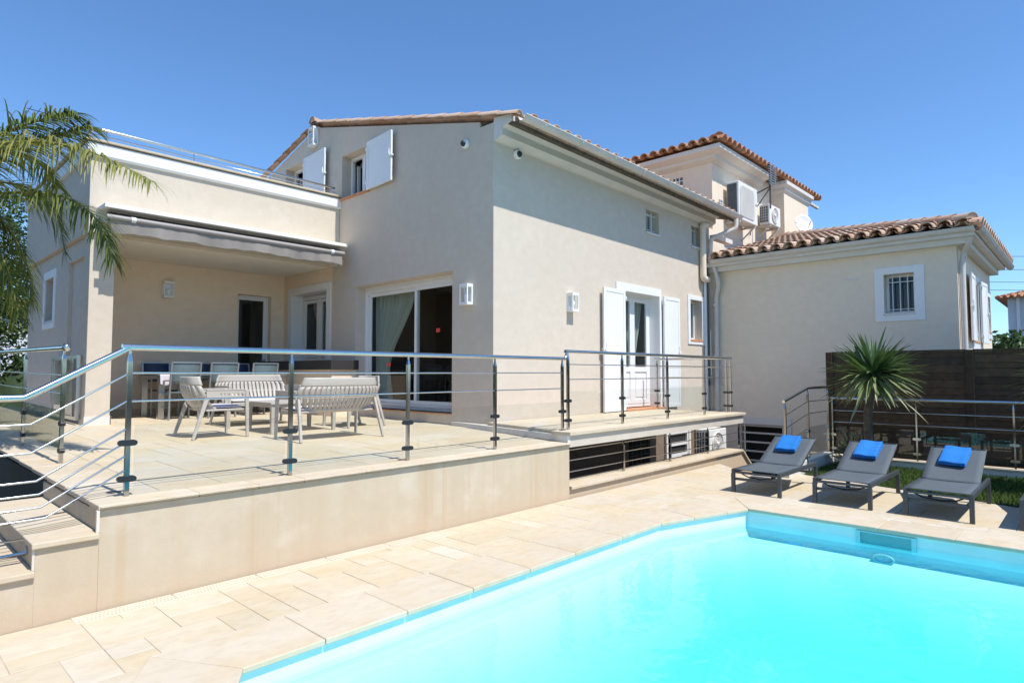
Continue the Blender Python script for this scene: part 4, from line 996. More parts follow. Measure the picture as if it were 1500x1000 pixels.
# air conditioners
def ac_unit(label, X0, X1, Y0, Y1, z0, z1, style, brk=True):
    t = thing('air_conditioner', label, 'air conditioner', ((X0 + X1) / 2, Y1, z0), 0, 'outdoor air conditioner units')
    m_ = MB(); m_.box(X0, Y0, z0, X1, Y1, z1); m_.build('casing', 'ac_white', t, bevel=.02)
    m_ = MB(); m_.box(X0 - .006, Y0 + .05, z0 + .06, X0 - .001, Y1 - .02, z1 - .06); g = m_.build('side_grille', 'ac_grille', t)
    m_ = MB(); n = 6 if style == 'fan' else 5
    for k in range(1, 4): y = Y0 + .05 + (Y1 - Y0 - .07) * k / 4; m_.box(X0 - .012, y - .006, z0 + .06, X0 - .007, y + .006, z1 - .06)
    for k in range(1, n): z = z0 + .06 + (z1 - z0 - .12) * k / n; m_.box(X0 - .010, Y0 + .05, z - .005, X0 - .0065, Y1 - .02, z + .005)
    m_.build('grille_bars', 'ac_white' if style == 'fan' else 'dark_grey_metal', g)
    cx, cz, r = X0 + (X1 - X0) * .45, (z0 + z1) / 2, (z1 - z0) * .40
    if style == 'fan':
        m_ = MB(); m_.lathe((cx, Y0 - .001, cz), [(r, 0), (r, -.02), (r * .93, -.028), (r * .9, -.004)], 28, 'Y'); f = m_.build('fan_guard', 'pvc_pipe', t)
        m_ = MB()
        for k in range(3): rr_ = r * (.3 + .2 * k); m_.tube([(cx + rr_ * math.cos(a), Y0 - .018, cz + rr_ * math.sin(a)) for a in [6.2832 * q / 20 for q in range(21)]], .006, 5)
        for k in range(6): a = k * math.pi / 6; m_.bar((cx - r * .92 * math.cos(a), Y0 - .016, cz - r * .92 * math.sin(a)), (cx + r * .92 * math.cos(a), Y0 - .016, cz + r * .92 * math.sin(a)), .006, .006)
        m_.build('guard_wires', 'ac_white', f)
        m_ = MB(); m_.lathe((cx, Y0 - .02, cz), [(.0, -.012), (r * .22, -.012), (r * .22, 0)], 16, 'Y'); m_.build('fan_hub', 'ac_white', f)
    else:
        a, b_, c, d = X0 + .07, X1 - .22, z0 + .09, z1 - .09; m_ = MB(); q = .12
        pts = []
        for (px, pz, s0) in ((b_ - q, d - q, 0), (a + q, d - q, 1), (a + q, c + q, 2), (b_ - q, c + q, 3)):
            for k in range(6): an = (s0 + k / 5) * math.pi / 2; pts.append((px + q * math.cos(an), pz + q * math.sin(an)))
        m_.hexa([(p[0], Y0 + .002, p[1]) for p in pts], [(p[0], Y0 - .016, p[1]) for p in pts]); f = m_.build('fan_panel', 'pvc_pipe', t, bevel=.006)
        m_ = MB()
        for k in range(1, 22): z = c + (d - c) * k / 22; ins = .05 if 2 < k < 20 else .1; m_.box(a + ins, Y0 - .02, z - .004, b_ - ins, Y0 - .0165, z + .004)
        m_.build('fan_slats', 'gutter_beige', f)
        m_ = MB(); m_.lathe((X1 - .1, Y0 - .001, cz + .05), [(.03, 0), (.03, -.005), (.0, -.006)], 14, 'Y'); m_.build('badge', 'black_rubber', t)
    if brk:
        for x in (X0 + .12, X1 - .12):
            m_ = MB(); m_.bar((x, Y1 + .1, z0 - .03), (x, Y0 + .02, z0 - .03), .04, .05); m_.bar((x, Y1 + .08, z0 - .34), (x, Y0 + .06, z0 - .05), .03, .03); m_.build('bracket', 'pvc_pipe', t)
    return t
ac_unit('bigger air conditioner with grey square panel hung on the tower wall above the gutter end', 14.95, 16.12, 6.30, 6.62, 5.32, 6.29, 'panel')
ac_unit('smaller air conditioner with round fan hung on the tower wall beside the satellite dish', 16.95, 17.75, 6.30, 6.58, 5.55, 6.10, 'fan')
ac_unit('air conditioner with round fan in the light well under the gallery slab', 12.05, 12.85, 5.78, 6.08, -.30, .34, 'fan', brk=False)
bx('stand', 'basement_wall', bpy.data.objects['air_conditioner.002'], 12.0, 5.75, -1.74, 12.9, 6.12, -.305)
# satellite dish and aerials
sdh = thing('satellite_dish', 'white satellite dish behind the roof ridge next to the tower', 'satellite dish', (18.4, 5.9, 5.3))
m_ = MB(); dn = Vector((-.62, -.72, .25)).normalized(); da = dn.cross(zz).normalized(); dbv = da.cross(dn)
m_.grid(lambda a, b_: Vector((18.42, 5.92, 5.72)) + (da * math.cos(a * 6.2832) + dbv * math.sin(a * 6.2832) * 1.1) * (.26 * b_) + dn * (.06 * b_ * b_), 28, 6, thick=.012); m_.build('reflector', 'dish_white', sdh)
m_ = MB(); m_.tube([(18.5, 6.0, 5.72), (18.6, 6.1, 5.55), (18.6, 6.1, 5.1)], .022, 8); m_.build('mast', 'steel_brushed', sdh)
m_ = MB(); m_.tube([(18.40, 5.9, 5.36), Vector((18.42, 5.92, 5.62)) + dn * .42], .012, 6); m_.build('feed_arm', 'steel_brushed', sdh)
an = thing('tv_aerial', 'dark multi rod television aerial in front of the tower eave', 'aerial', (16.4, 6.15, 5.9))
m_ = MB(); m_.tube([(16.75, 6.2, 5.9), (16.75, 6.2, 7.12)], .022, 8); m_.tube([(16.75, 6.2, 6.5), (16.9, 6.65, 6.42)], .018, 6); m_.build('mast', 'wire', an)
m_ = MB()
for k in range(9): z = 6.52 + k * .065; m_.bar((16.45, 6.12, z), (17.05, 6.12, z), .014, .014)
m_.tube([(16.6, 6.12, 6.50), (16.6, 6.12, 7.06)], .012, 6); m_.tube([(16.9, 6.12, 6.50), (16.9, 6.12, 7.06)], .012, 6); m_.bar((16.75, 6.2, 7.0), (16.75, 6.10, 7.0), .05, .05); m_.build('reflector_rods', 'alu_grey', an)
m_ = MB(); m_.tube([(16.75, 6.18, 6.5), (16.7, 6.3, 6.3), (16.6, 6.4, 6.1), (16.62, 6.62, 5.85), (16.5, 6.66, 5.2)], .014, 6); m_.build('cable', 'black_rubber', an)
an = thing('roof_aerial', 'thin rooftop aerial behind the palm fronds at upper left', 'aerial', (2.95, 17, 4.5))
m_ = MB(); m_.tube([(2.95, 17.0, 4.0), (2.95, 17.0, 7.45)], .016, 6); m_.build('mast', 'wire', an)
m_ = MB(); m_.tube([(2.45, 16.9, 7.30), (3.3, 17.1, 7.34)], .010, 6)
for k in range(5): m_.tube([(2.5 + k * .16, 16.7, 7.31), (2.5 + k * .16, 17.3, 7.31)], .006, 5)
m_.build('boom', 'wire', an)
# gate leaf slid open along the wing wall
gt = thing('glass_gate', 'steel framed glass gate standing open along the left wing wall', 'gate', (2.3, 11.9, .76))
m_ = MB(); gf = (Vector((2.30, 0, 0)), Vector((0, 1, 0)), Vector((-1, 0, 0)))
r_ = ringmb(gf, 11.0, 12.7, .80, 1.76, .05, 0, .04); r_.box(11.22, 0, .85, 11.27, .04, 1.71); r_.build('gate_frame', 'steel_brushed', gt)
m_ = MB(); m_.T = fr(gf); m_.poly([(11.28, .02, .86), (12.64, .02, .86), (12.64, .02, 1.70), (11.28, .02, 1.70)]); m_.build('glass', 'glass_panel', gt)
# outdoor counter in the covered terrace
ct = thing('outdoor_counter', 'low outdoor counter with dark top against the wall under the cover', 'counter', (6.1, 11.5, .75))
bx('cabinet', 'stucco_warm_bounce', ct, 5.95, 10.0 + .05, .70, 6.47, 12.85, 1.56); bx('worktop', 'counter_dark', ct, 5.90, 9.98, 1.56, 6.475, 12.9, 1.735, bevel=.006)

# ================================================================ FURNITURE
def resort_chair(name, label, cat, wd, group):
    """slatted resin armchair or two-seater; local: front is +y, origin on the floor"""
    t = thing(name, label, cat, (0, 0, 0), 0, group); hw0 = wd / 2
    ks = [(0, .80), (.25, .93), (.45, 1.0), (.60, 1.0), (.80, .88), (1.0, .80)]
    def hw(b):
        for (a, x), (c, y) in zip(ks, ks[1:]):
            if a <= b <= c: k = (b - a) / (c - a); k = k * k * (3 - 2 * k); return hw0 * (x + (y - x) * k) if wd < .9 else hw0 * (1 - (1 - (x + (y - x) * k)) * .6)
        return hw0 * (.8 if b < .5 else .8) if wd < .9 else hw0 * .88
    def S(a, b):
        b = max(-.04, min(1, b)); wrap = .16 * abs(a) ** 4 * (1 - .35 * b) * (1 if wd < .9 else 1)
        return Vector((a * hw(max(0, b)), -.215 - .16 * b - .05 * math.sin(max(0, b) * 3.1) + wrap, .34 + .42 * b + .0 * a))
    m_ = MB(); th = .012
    def patch(a0, a1, b0, b1, na, nb): m_.grid(lambda u, v: S(a0 + (a1 - a0) * u, b0 + (b1 - b0) * v), na, nb, thick=th)
    patch(-1, 1, .74, 1, 28, 5); patch(-1, 1, -.02, .09, 28, 2)
    n = int(wd / .062)
    for i in range(n): a0 = -1 + 2 * i / n + .10 / n; a1 = -1 + 2 * (i + 1) / n - .34 / n; patch(a0, a1, .09, .74, 1, 9)
    patch(-1, 1, .395, .425, 28, 1)
    m_.build('backrest', 'furniture', t)
    m_ = MB()
    m_.box(-hw0 * .90, -.20, .335, hw0 * .90, .26, .358); m_.box(-hw0 * .90, .262, .30, hw0 * .90, .285, .358); m_.build('seat', 'furniture', t, bevel=.004)
    for s in (-1, 1):
        m_ = MB(); y0 = -.215; y1 = .29
        for z0, z1 in ((.50, .528), (.555, .60)): m_.hexa([(s * hw0 * .985 - .009, y0, z0), (s * hw0 * .985 + .009, y0, z0), (s * hw0 * .985 + .009, y1, z0 - .012), (s * hw0 * .985 - .009, y1, z0 - .012)], [(s * hw0 * .985 - .009, y0, z1), (s * hw0 * .985 + .009, y0, z1), (s * hw0 * .985 + .009, y1, z1 - .012), (s * hw0 * .985 - .009, y1, z1 - .012)])
        for k in (0, .35, .55, .66, .77, .88): y = y0 + (y1 - y0) * k; wv = .16 if k == 0 else .022; m_.box(s * hw0 * .985 - .0088, y, .51, s * hw0 * .985 + .0088, y + wv, .57)
        m_.box(s * hw0 * .985 - .03, y0, .588, s * hw0 * .985 + .014, y1, .602)
        m_.build('armrest', 'furniture', t, bevel=.003)
        m_ = MB(); m_.bar((s * hw0 * .985, .275, .595), (s * hw0 * 1.0, .295, 0), .042, .05, side=(1, 0, 0), w2=.032, h2=.034); m_.build('leg', 'furniture', t, bevel=.006)
        m_ = MB(); m_.bar((s * hw0 * .93, -.20, .50), (s * hw0 * 1.0, -.36, 0), .034, .05, side=(1, 0, 0), w2=.030, h2=.034); m_.build('leg', 'furniture', t, bevel=.006)
    return t
a1 = resort_chair('garden_armchair', 'taupe slatted armchair left of the low table, seen from its side', 'armchair', .64, 'slatted armchairs on the terrace')
a1.location = (3.19, 8.20, zt(8.2)); a1.rotation_euler = (0, 0, R(-90))
dup(a1, (5.27, 8.27, zt(8.27)), R(92), 'taupe slatted armchair half hidden behind the two-seater with its back to the pool')
l1 = resort_chair('garden_sofa', 'taupe slatted two-seater with its back to the pool', 'sofa', 1.13, 'slatted two-seaters on the terrace')
l1.location = (4.19, 7.11, zt(7.1)); l1.rotation_euler = (0, 0, R(-1))
dup(l1, (4.33, 9.45, zt(9.4)), R(181), 'pale slatted two-seater behind the low table, facing the pool')
def cushion(label, w_, d, loc, rz):
    m_ = MB(); m_.T = Matrix.Translation(loc) @ Matrix.Rotation(rz, 4, 'Z')
    def top(a, b_, s): e = (1 - abs(2 * a - 1) ** 6) * (1 - abs(2 * b_ - 1) ** 6); return ((a - .5) * w_, (b_ - .5) * d, .361 + (.022 + .026 * e if s else .016 * (1 - e)))
    m_.grid(lambda a, b_: top(a, b_, 1), 18, 14); m_.grid(lambda a, b_: top(a, b_, 0), 18, 14)
    m_.grid(lambda a, b_: Vector(top(a, 0, 0)) * (1 - b_) + Vector(top(a, 0, 1)) * b_, 18, 1); m_.grid(lambda a, b_: Vector(top(a, 1, 0)) * (1 - b_) + Vector(top(a, 1, 1)) * b_, 18, 1)
    m_.grid(lambda a, b_: Vector(top(0, a, 0)) * (1 - b_) + Vector(top(0, a, 1)) * b_, 14, 1); m_.grid(lambda a, b_: Vector(top(1, a, 0)) * (1 - b_) + Vector(top(1, a, 1)) * b_, 14, 1)
    o = m_.build('seat_cushion', 'cushion'); return tag(o, label, 'cushion', 'thin pale seat cushions')
cushion('thin lilac grey cushion on the slatted armchair left of the table', .50, .46, (3.22, 8.20, zt(8.2)), R(-90))
cushion('thin lilac grey cushion on the two-seater with its back to the pool', .98, .46, (4.19, 7.15, zt(7.1)), 0)
cushion('thin lilac grey cushion on the pale two-seater facing the pool', .98, .46, (4.33, 9.41, zt(9.4)), R(180))
cushion('thin lilac grey cushion on the armchair behind the two-seater', .50, .46, (5.24, 8.27, zt(8.27)), R(90))
lt = thing('low_table', 'square taupe low table between the two two-seaters', 'table', (4.28, 8.27, zt(8.27)))
zb = zt(8.27)
m_ = MB(); m_.box(3.79, 7.88, zb + .385, 4.78, 8.66, zb + .415); m_.box(3.82, 7.91, zb + .345, 4.75, 7.935, zb + .384); m_.box(3.82, 8.605, zb + .345, 4.75, 8.63, zb + .384); m_.box(3.82, 7.936, zb + .345, 3.845, 8.604, zb + .384); m_.box(4.725, 7.936, zb + .345, 4.75, 8.604, zb + .384); m_.build('tabletop', 'furniture', lt, bevel=.005)
for x in (3.835, 4.735):
    for y in (7.93, 8.61): m_ = MB(); m_.bar((x, y, zb + .384), (x, y, zb - .004), .06, .06, side=(1, 0, 0), w2=.045, h2=.045); m_.build('leg', 'furniture', lt, bevel=.005)
# dining set
dtb = thing('dining_table', 'long steel dining table on the covered terrace behind the sofas', 'table', (4.6, 11.9, .74)); zb = zt(11.9)
m_ = MB(); m_.box(3.50, 11.32, zb + .715, 5.75, 12.30, zb + .735); m_.build('tabletop', 'sling_teal', dtb, bevel=.004)
m_ = MB(); m_.box(3.52, 11.34, zb + .66, 5.73, 11.38, zb + .714); m_.box(3.52, 12.24, zb + .66, 5.73, 12.28, zb + .714); m_.box(3.52, 11.381, zb + .66, 3.56, 12.239, zb + .714); m_.box(5.69, 11.381, zb + .66, 5.73, 12.239, zb + .714); m_.build('apron', 'steel_brushed', dtb)
for x in (3.56, 5.69):
    for y in (11.38, 12.24): bx('leg', 'steel_brushed', dtb, x - .045, y - .045, zb - .005, x + .045, y + .045, zb + .659)
def sling_chair(label, mat, group):
    t = thing('dining_chair', label, 'chair', (0, 0, 0), 0, group)
    for s in (-1, 1):
        m_ = MB(); m_.bar((s * .225, -.21, 0), (s * .225, -.215, .45), .026, .03, side=(1, 0, 0)); m_.bar((s * .225, -.215, .45), (s * .225, -.30, .945), .026, .03, side=(1, 0, 0)); m_.build('rear_post', 'alu_grey', t)
        m_ = MB(); m_.bar((s * .225, .22, 0), (s * .225, .22, .63), .026, .03, side=(1, 0, 0)); m_.build('leg', 'alu_grey', t)
        m_ = MB(); m_.bar((s * .225, .235, .635), (s * .225, -.245, .645), .036, .02, side=(1, 0, 0)); m_.build('armrest', 'alu_grey', t)
        m_ = MB(); m_.bar((s * .225, .205, .43), (s * .225, -.20, .42), .022, .03, side=(1, 0, 0)); m_.bar((s * .225, .205, .2), (s * .225, -.195, .2), .018, .02, side=(1, 0, 0)); m_.build('side_rail', 'alu_grey', t)
    m_ = MB(); m_.grid(lambda a, b_: (-.21 + .42 * a, .21 - .40 * b_, .445 - .02 * math.sin(b_ * 3.14)), 2, 8, thick=.006); m_.build('seat', mat, t)
    m_ = MB(); m_.grid(lambda a, b_: (-.212 + .424 * a, -.228 - .072 * b_ - .012 * math.sin(b_ * 3.14), .60 + .34 * b_), 2, 8, thick=.006); m_.build('backrest', mat, t)
    m_ = MB(); m_.bar((-.21, -.30, .94), (.21, -.30, .94), .026, .02); m_.build('top_rail', 'alu_grey', t)
    return t
c1 = sling_chair('grey teal sling dining chair behind the left armchair, nearest of its row to the pillar', 'sling_teal', 'near row of dining chairs'); c1.location = (3.80, 11.22, zt(11.2))
dup(c1, (4.42, 11.22, zt(11.2)), 0, 'grey teal sling dining chair, middle of the near row')
dup(c1, (5.14, 11.22, zt(11.2)), 0, 'grey teal sling dining chair in the near row, in front of the dark door')
c2 = sling_chair('navy sling dining chair on the far side of the table, nearest the pillar', 'sling_navy', 'far row of dining chairs'); c2.location = (3.88, 12.40, zt(12.4)); c2.rotation_euler = (0, 0, math.pi)
dup(c2, (4.70, 12.40, zt(12.4)), math.pi, 'navy sling dining chair on the far side of the table, middle of its row')
dup(c2, (5.38, 12.40, zt(12.4)), math.pi, 'navy sling dining chair on the far side of the table, nearest the dark door')
m_ = MB(); m_.grid(lambda a, b_: (3.52 + .20 * a, 11.30 - .02 * b_ - .01 * math.sin(a * 14) * b_, zt(11.9) + .738 - .20 * b_ * (1 - .4 * abs(a - .4))), 14, 6, thick=.004)
tag(m_.build('napkin', 'cushion'), 'white cloth hanging over the near left corner of the dining table', 'cloth')

# loungers and towels
def lounger(label):
    t = thing('sun_lounger', label, 'sun lounger', (0, 0, 0), 0, 'sun loungers beside the pool')   # local: foot end at x=0, length +x, width along y
    W = .285; H = .265
    for s in (-1, 1):
        m_ = MB(); m_.bar((0.0, s * W, H), (1.36, s * W, H), .034, .05, side=(0, 1, 0)); m_.build('side_rail', 'dark_grey_metal', t, bevel=.003)
        for x in (.018, 1.34): m_ = MB(); m_.box(x - .022, s * W - .021, 0, x + .022, s * W + .021, H - .026); m_.build('leg', 'dark_grey_metal', t, bevel=.003)
        m_ = MB(); m_.bar((.80, s * (W - .03), H - .0), (1.42, s * (W - .03), .562), .022, .03, side=(0, 1, 0)); m_.build('backrest_rail', 'dark_grey_metal', t)
    m_ = MB(); m_.box(.002, -W + .0, H - .025, .036, W, H + .0); m_.build('foot_bar', 'dark_grey_metal', t)
    m_ = MB(); m_.box(.03, -W + .02, .15, .055, W - .02, .18); m_.build('cross_bar', 'dark_grey_metal', t)
    m_ = MB(); m_.tube([(.10, -W * .8, H - .03), (.12, -W * .5, H - .075), (.13, 0, H - .09), (.12, W * .5, H - .075), (.10, W * .8, H - .03)], .008, 8); m_.build('sling_brace', 'black_rubber', t)
    m_ = MB(); m_.grid(lambda a, b_: (.0 + .79 * a, (-W + .012) + 2 * (W - .012) * b_, H + .028 - .012 * math.sin(b_ * 3.14) * math.sin(min(1, a * 1.3) * 2.6)), 14, 8, thick=.008); m_.build('seat_sling', 'sling_grey', t)
    dx, dz = .645, .31
    m_ = MB(); m_.grid(lambda a, b_: (.785 + dx * a, (-W + .012) + 2 * (W - .012) * b_, H + .027 + dz * a - .014 * math.sin(b_ * 3.14) * math.sin(a * 3.14)), 14, 8, thick=.008); m_.build('back_sling', 'sling_grey', t)
    m_ = MB(); m_.bar((1.425, -W + .02, H + .322), (1.425, W - .02, H + .322), .03, .03); m_.build('top_bar', 'dark_grey_metal', t)
    m_ = MB(); m_.tube([(1.18, -W + .06, .455), (1.28, -W + .06, .16), (1.28, W - .06, .16), (1.18, W - .06, .455)], .010, 8); m_.build('back_prop', 'dark_grey_metal', t)
    return t
LY = [3.10, 2.13, 1.225, .265]
lo1 = lounger('grey sling sun lounger with blue towel nearest the house, by the light well kerb')
lo1.location = (7.685, LY[0], 0)
labs = ['grey sling sun lounger with blue towel, the middle one in front of the spiky plant', 'grey sling sun lounger with blue towel, behind the white lids in the paving', 'grey sling sun lounger cut by the right edge of the picture']
for y, l in zip(LY[1:], labs): dup(lo1, (7.685, y, 0), 0, l)
def towel(label, y, dy, rz):
    o_ = thing('towel', label, 'towel', (8.95, y + dy, .45), 0, 'blue towels on the loungers')
    ex_ = Vector((.645, 0, .31)).normalized(); nz_ = Vector((-ex_.z, 0, ex_.x)); base = Vector((8.74, y + dy, .265 + .03 + .31 * (8.74 - 8.47) / .645 + .012))
    ca, sa = math.cos(rz), math.sin(rz)
    m_ = MB()
    def P(u, v, h): uu = u * ca - v * sa; vv = u * sa + v * ca; return base + ex_ * uu + Vector((0, 1, 0)) * vv + nz_ * h
    nu, nv = 22, 18; Lu, Lv = .34, .27
    for k in range(3):
        h0, h1 = k * .017, k * .017 + .018; m_.cur = random.random(); i_ = .004 * k * (-1) ** k
        def prof(a, b_): 
            u = (a) * (Lu + i_) ; v = (b_ - .5) * (Lv - .006 * k); wv = .004 * math.sin(a * 9 + k * 2) + .004 * math.sin(b_ * 8 + k)
            return u, v, wv
        def tf(a, b_):
            u, v, wv = prof(a, b_); e = min(1, min(a, 1 - a) * 12, min(b_, 1 - b_) * 12); e = math.sqrt(max(0, 1 - (1 - e) ** 2)); return P(u, v, h0 + .004 + (h1 - h0 - .004) * (.45 + .55 * e) + wv)
        def bf(a, b_): u, v, wv = prof(a, b_); return P(u, v, h0 + wv)
        m_.grid(tf, nu, nv); m_.grid(bf, nu, nv)
        for q in (0, 1):
            m_.grid(lambda a, b_: bf(a, q) * (1 - b_) + tf(a, q) * b_, nu, 1); m_.grid(lambda a, b_: bf(q, a) * (1 - b_) + tf(q, a) * b_, nv, 1)
    m_.build('folded_cloth', 'towel_blue', o_)
towel('folded blue towel on the lounger nearest the house', LY[0], .01, R(2))
towel('folded blue towel on the middle lounger', LY[1], .015, R(-3))
towel('folded blue towel on the right-hand lounger', LY[2], .02, R(-5))

# ================================================================ FENCE, PLANTS
fe = thing('wood_fence', 'tall dark brown board fence behind the lawn and its railing', 'fence', (12.0, 1, 0))
FXX = 12.0
ys = [3.46, 1.43, -.6, -2.6]
for y in ys: m_ = MB(); m_.cur = .2; m_.box(FXX - .05, y - .05, -.3, FXX + .05, y + .05, 1.865); m_.build('post', 'fence_wood', fe)
for a, b_ in zip(ys, ys[1:]):
    m_ = MB(); z = .02
    while z < 1.80:
        m_.cur = random.random(); hh = random.choice((.085, .105, .125)); d = random.uniform(-.005, .005); m_.box(FXX - .012 + d, b_ + .055, z, FXX + .012 + d, a - .055, min(z + hh, 1.845)); z += hh + .006
    m_.cur = .1; m_.box(FXX + .013, b_ + .055, .01, FXX + .02, a - .055, 1.84)
    m_.build('board_panel', 'fence_wood', fe)
    m_ = MB(); m_.cur = .9; m_.box(FXX - .03, b_ + .05, 1.847, FXX + .03, a - .05, 1.872); m_.build('top_rail', 'fence_wood', fe)

def sword_plant(name, label, base, trunk_pts, crown, n, ln, wd, zmin=-.55, group=None, seed=3, cat='plant'):
    rnd = random.Random(seed); t = thing(name, label, cat, base, 0, group)
    if trunk_pts:
        m_ = MB(); m_.tube(trunk_pts, .05, 12, rs=[.075 - .03 * i / (len(trunk_pts) - 1) + rnd.uniform(-.006, .006) for i in range(len(trunk_pts))]); m_.build('trunk', 'bark', t)
    m_ = MB(); c = Vector(crown)
    for k in range(n):
        el = math.asin(rnd.uniform(zmin, .98)); az = rnd.uniform(0, 6.283); d = Vector((math.cos(az) * math.cos(el), math.sin(az) * math.cos(el), math.sin(el)))
        L_ = ln * rnd.uniform(.75, 1.08); w_ = wd * rnd.uniform(.8, 1.15); droop = rnd.uniform(.05, .22) * (1 - .6 * max(0, d.z)); b0 = c + d * .05 + Vector((0, 0, rnd.uniform(-.12, .08)))
        age = (1 - d.z) / 1.7; m_.cur = min(1, max(0, age * 1.0 + rnd.uniform(-.25, .25)))
        sd_ = d.cross(zz); sd_ = sd_.normalized() if sd_.length > .01 else Vector((1, 0, 0)); up_ = sd_.cross(d); pv = None
        for i in range(8):
            f = i / 7; p = b0 + d * L_ * f + Vector((0, 0, -droop * L_ * f * f * 1.4)); wv = w_ * (math.sin(min(1, f * 1.0 + .18) * 2.75) ** .8) * .5 if f < 1 else .001
            ring = m_.vv([p - sd_ * wv + up_ * wv * .45, p, p + sd_ * wv + up_ * wv * .45])
            if pv is not None: m_.face([pv, pv + 1, ring + 1, ring], True); m_.face([pv + 1, pv + 2, ring + 2, ring + 1], True)
            pv = ring
    m_.build('crown', 'leaf_yucca', t, recalc=False); return t
sword_plant('cordyline', 'spiky dark trunked cordyline with round crown in front of the wooden fence', (10.72, 2.52, 0), [(10.72, 2.53, -.02), (10.71, 2.545, .3), (10.69, 2.56, .65), (10.68, 2.55, .95), (10.68, 2.50, 1.2), (10.67, 2.47, 1.44)], (10.67, 2.47, 1.47), 250, .73, .052, zmin=-.52, group='spiky lawn plants', seed=5)
sword_plant('cordyline', 'spiky cordyline at the right edge of the picture, only leaf tips in view', (10.5, .05, 0), [(10.5, .05, -.02), (10.5, .05, .6), (10.5, .05, 1.35)], (10.5, .05, 1.42), 300, .80, .040, group='spiky lawn plants', seed=9)
sword_plant('low_yucca', 'low spiky plant at the foot of the cordyline behind the middle lounger', (10.95, 2.85, 0), None, (10.95, 2.85, .08), 46, .55, .03, zmin=.1, seed=12)

# palm at the left edge
def palm(name, label, base, crown, fronds, seed=1):
    rnd = random.Random(seed); t = thing(name, label, 'palm', base)
    m_ = MB(); B, Cc = Vector(base), Vector(crown); k = 14
    m_.tube([B.lerp(Cc, i / k) for i in range(k + 1)], .15, 14, rs=[.17 - .04 * i / k + (.012 if i % 2 else 0) for i in range(k + 1)]); m_.build('trunk', 'palm_bark', t)
    m_ = MB(); m2 = MB(); m2.cur = .85
    for ctl in fronds:
        Pc = [Vector(p) for p in ctl]; pts = []; n = 66
        for i in range(n + 1):                                  # smooth curve through the control points
            x = i / n * (len(Pc) - 1); k = min(int(x), len(Pc) - 2); f = x - k
            p0, p1, p2, p3 = Pc[max(k - 1, 0)], Pc[k], Pc[k + 1], Pc[min(k + 2, len(Pc) - 1)]
            pts.append(.5 * (2 * p1 + (p2 - p0) * f + (2 * p0 - 5 * p1 + 4 * p2 - p3) * f * f + (3 * p1 - p0 - 3 * p2 + p3) * f ** 3))
        h = pts[-1] - pts[0]; h.z = 0; h.normalize(); L_ = sum((q - p).length for p, q in zip(pts, pts[1:]))
        m2.tube(pts, .01, 6, rs=[.018 * (1 - i / n) + .0025 for i in range(n + 1)]); sdv = h.cross(zz).normalized(); tone = rnd.uniform(.1, .55)
        for i in range(5, n):
            f = i / n; d = (pts[i + 1] - pts[i]).normalized(); upd = sdv.cross(d); ll = (.56 * math.sin(min(1, f * 1.05 + .12) * 2.85) ** .7 + .05) * rnd.uniform(.85, 1.1)
            for s in (-1, 1):
                for rep in (0, .5):
                    b0 = pts[i] + d * (L_ / n * rep); dd = (sdv * s * rnd.uniform(.55, .9) + d * rnd.uniform(.55, .85) + upd * rnd.uniform(-.15, .45)).normalized(); m_.cur = min(1, max(0, tone + rnd.uniform(-.2, .35)))
                    pv = None; wn = dd.cross(upd).normalized(); q = b0.copy(); dv = dd.copy(); sag = rnd.uniform(.10, .26)
                    for j in range(6):
                        g = j / 5; w_ = .0088 * (1 - g) ** .6 * (1 if j else .6) + .0006; ring = m_.vv([q - wn * w_, q + wn * w_])
                        if pv is not None: m_.face([pv, pv + 1, ring + 1, ring], True)
                        pv = ring; dv = (dv + Vector((0, 0, -sag - .05 * j))).normalized(); q = q + dv * (ll / 5)
    m2.build('frond_stems', 'leaf_palm', t, recalc=False); m_.build('crown', 'leaf_palm', t, recalc=False); return t
def azr(r, f): v = rt * r + fh * f; return math.atan2(v.y, v.x)
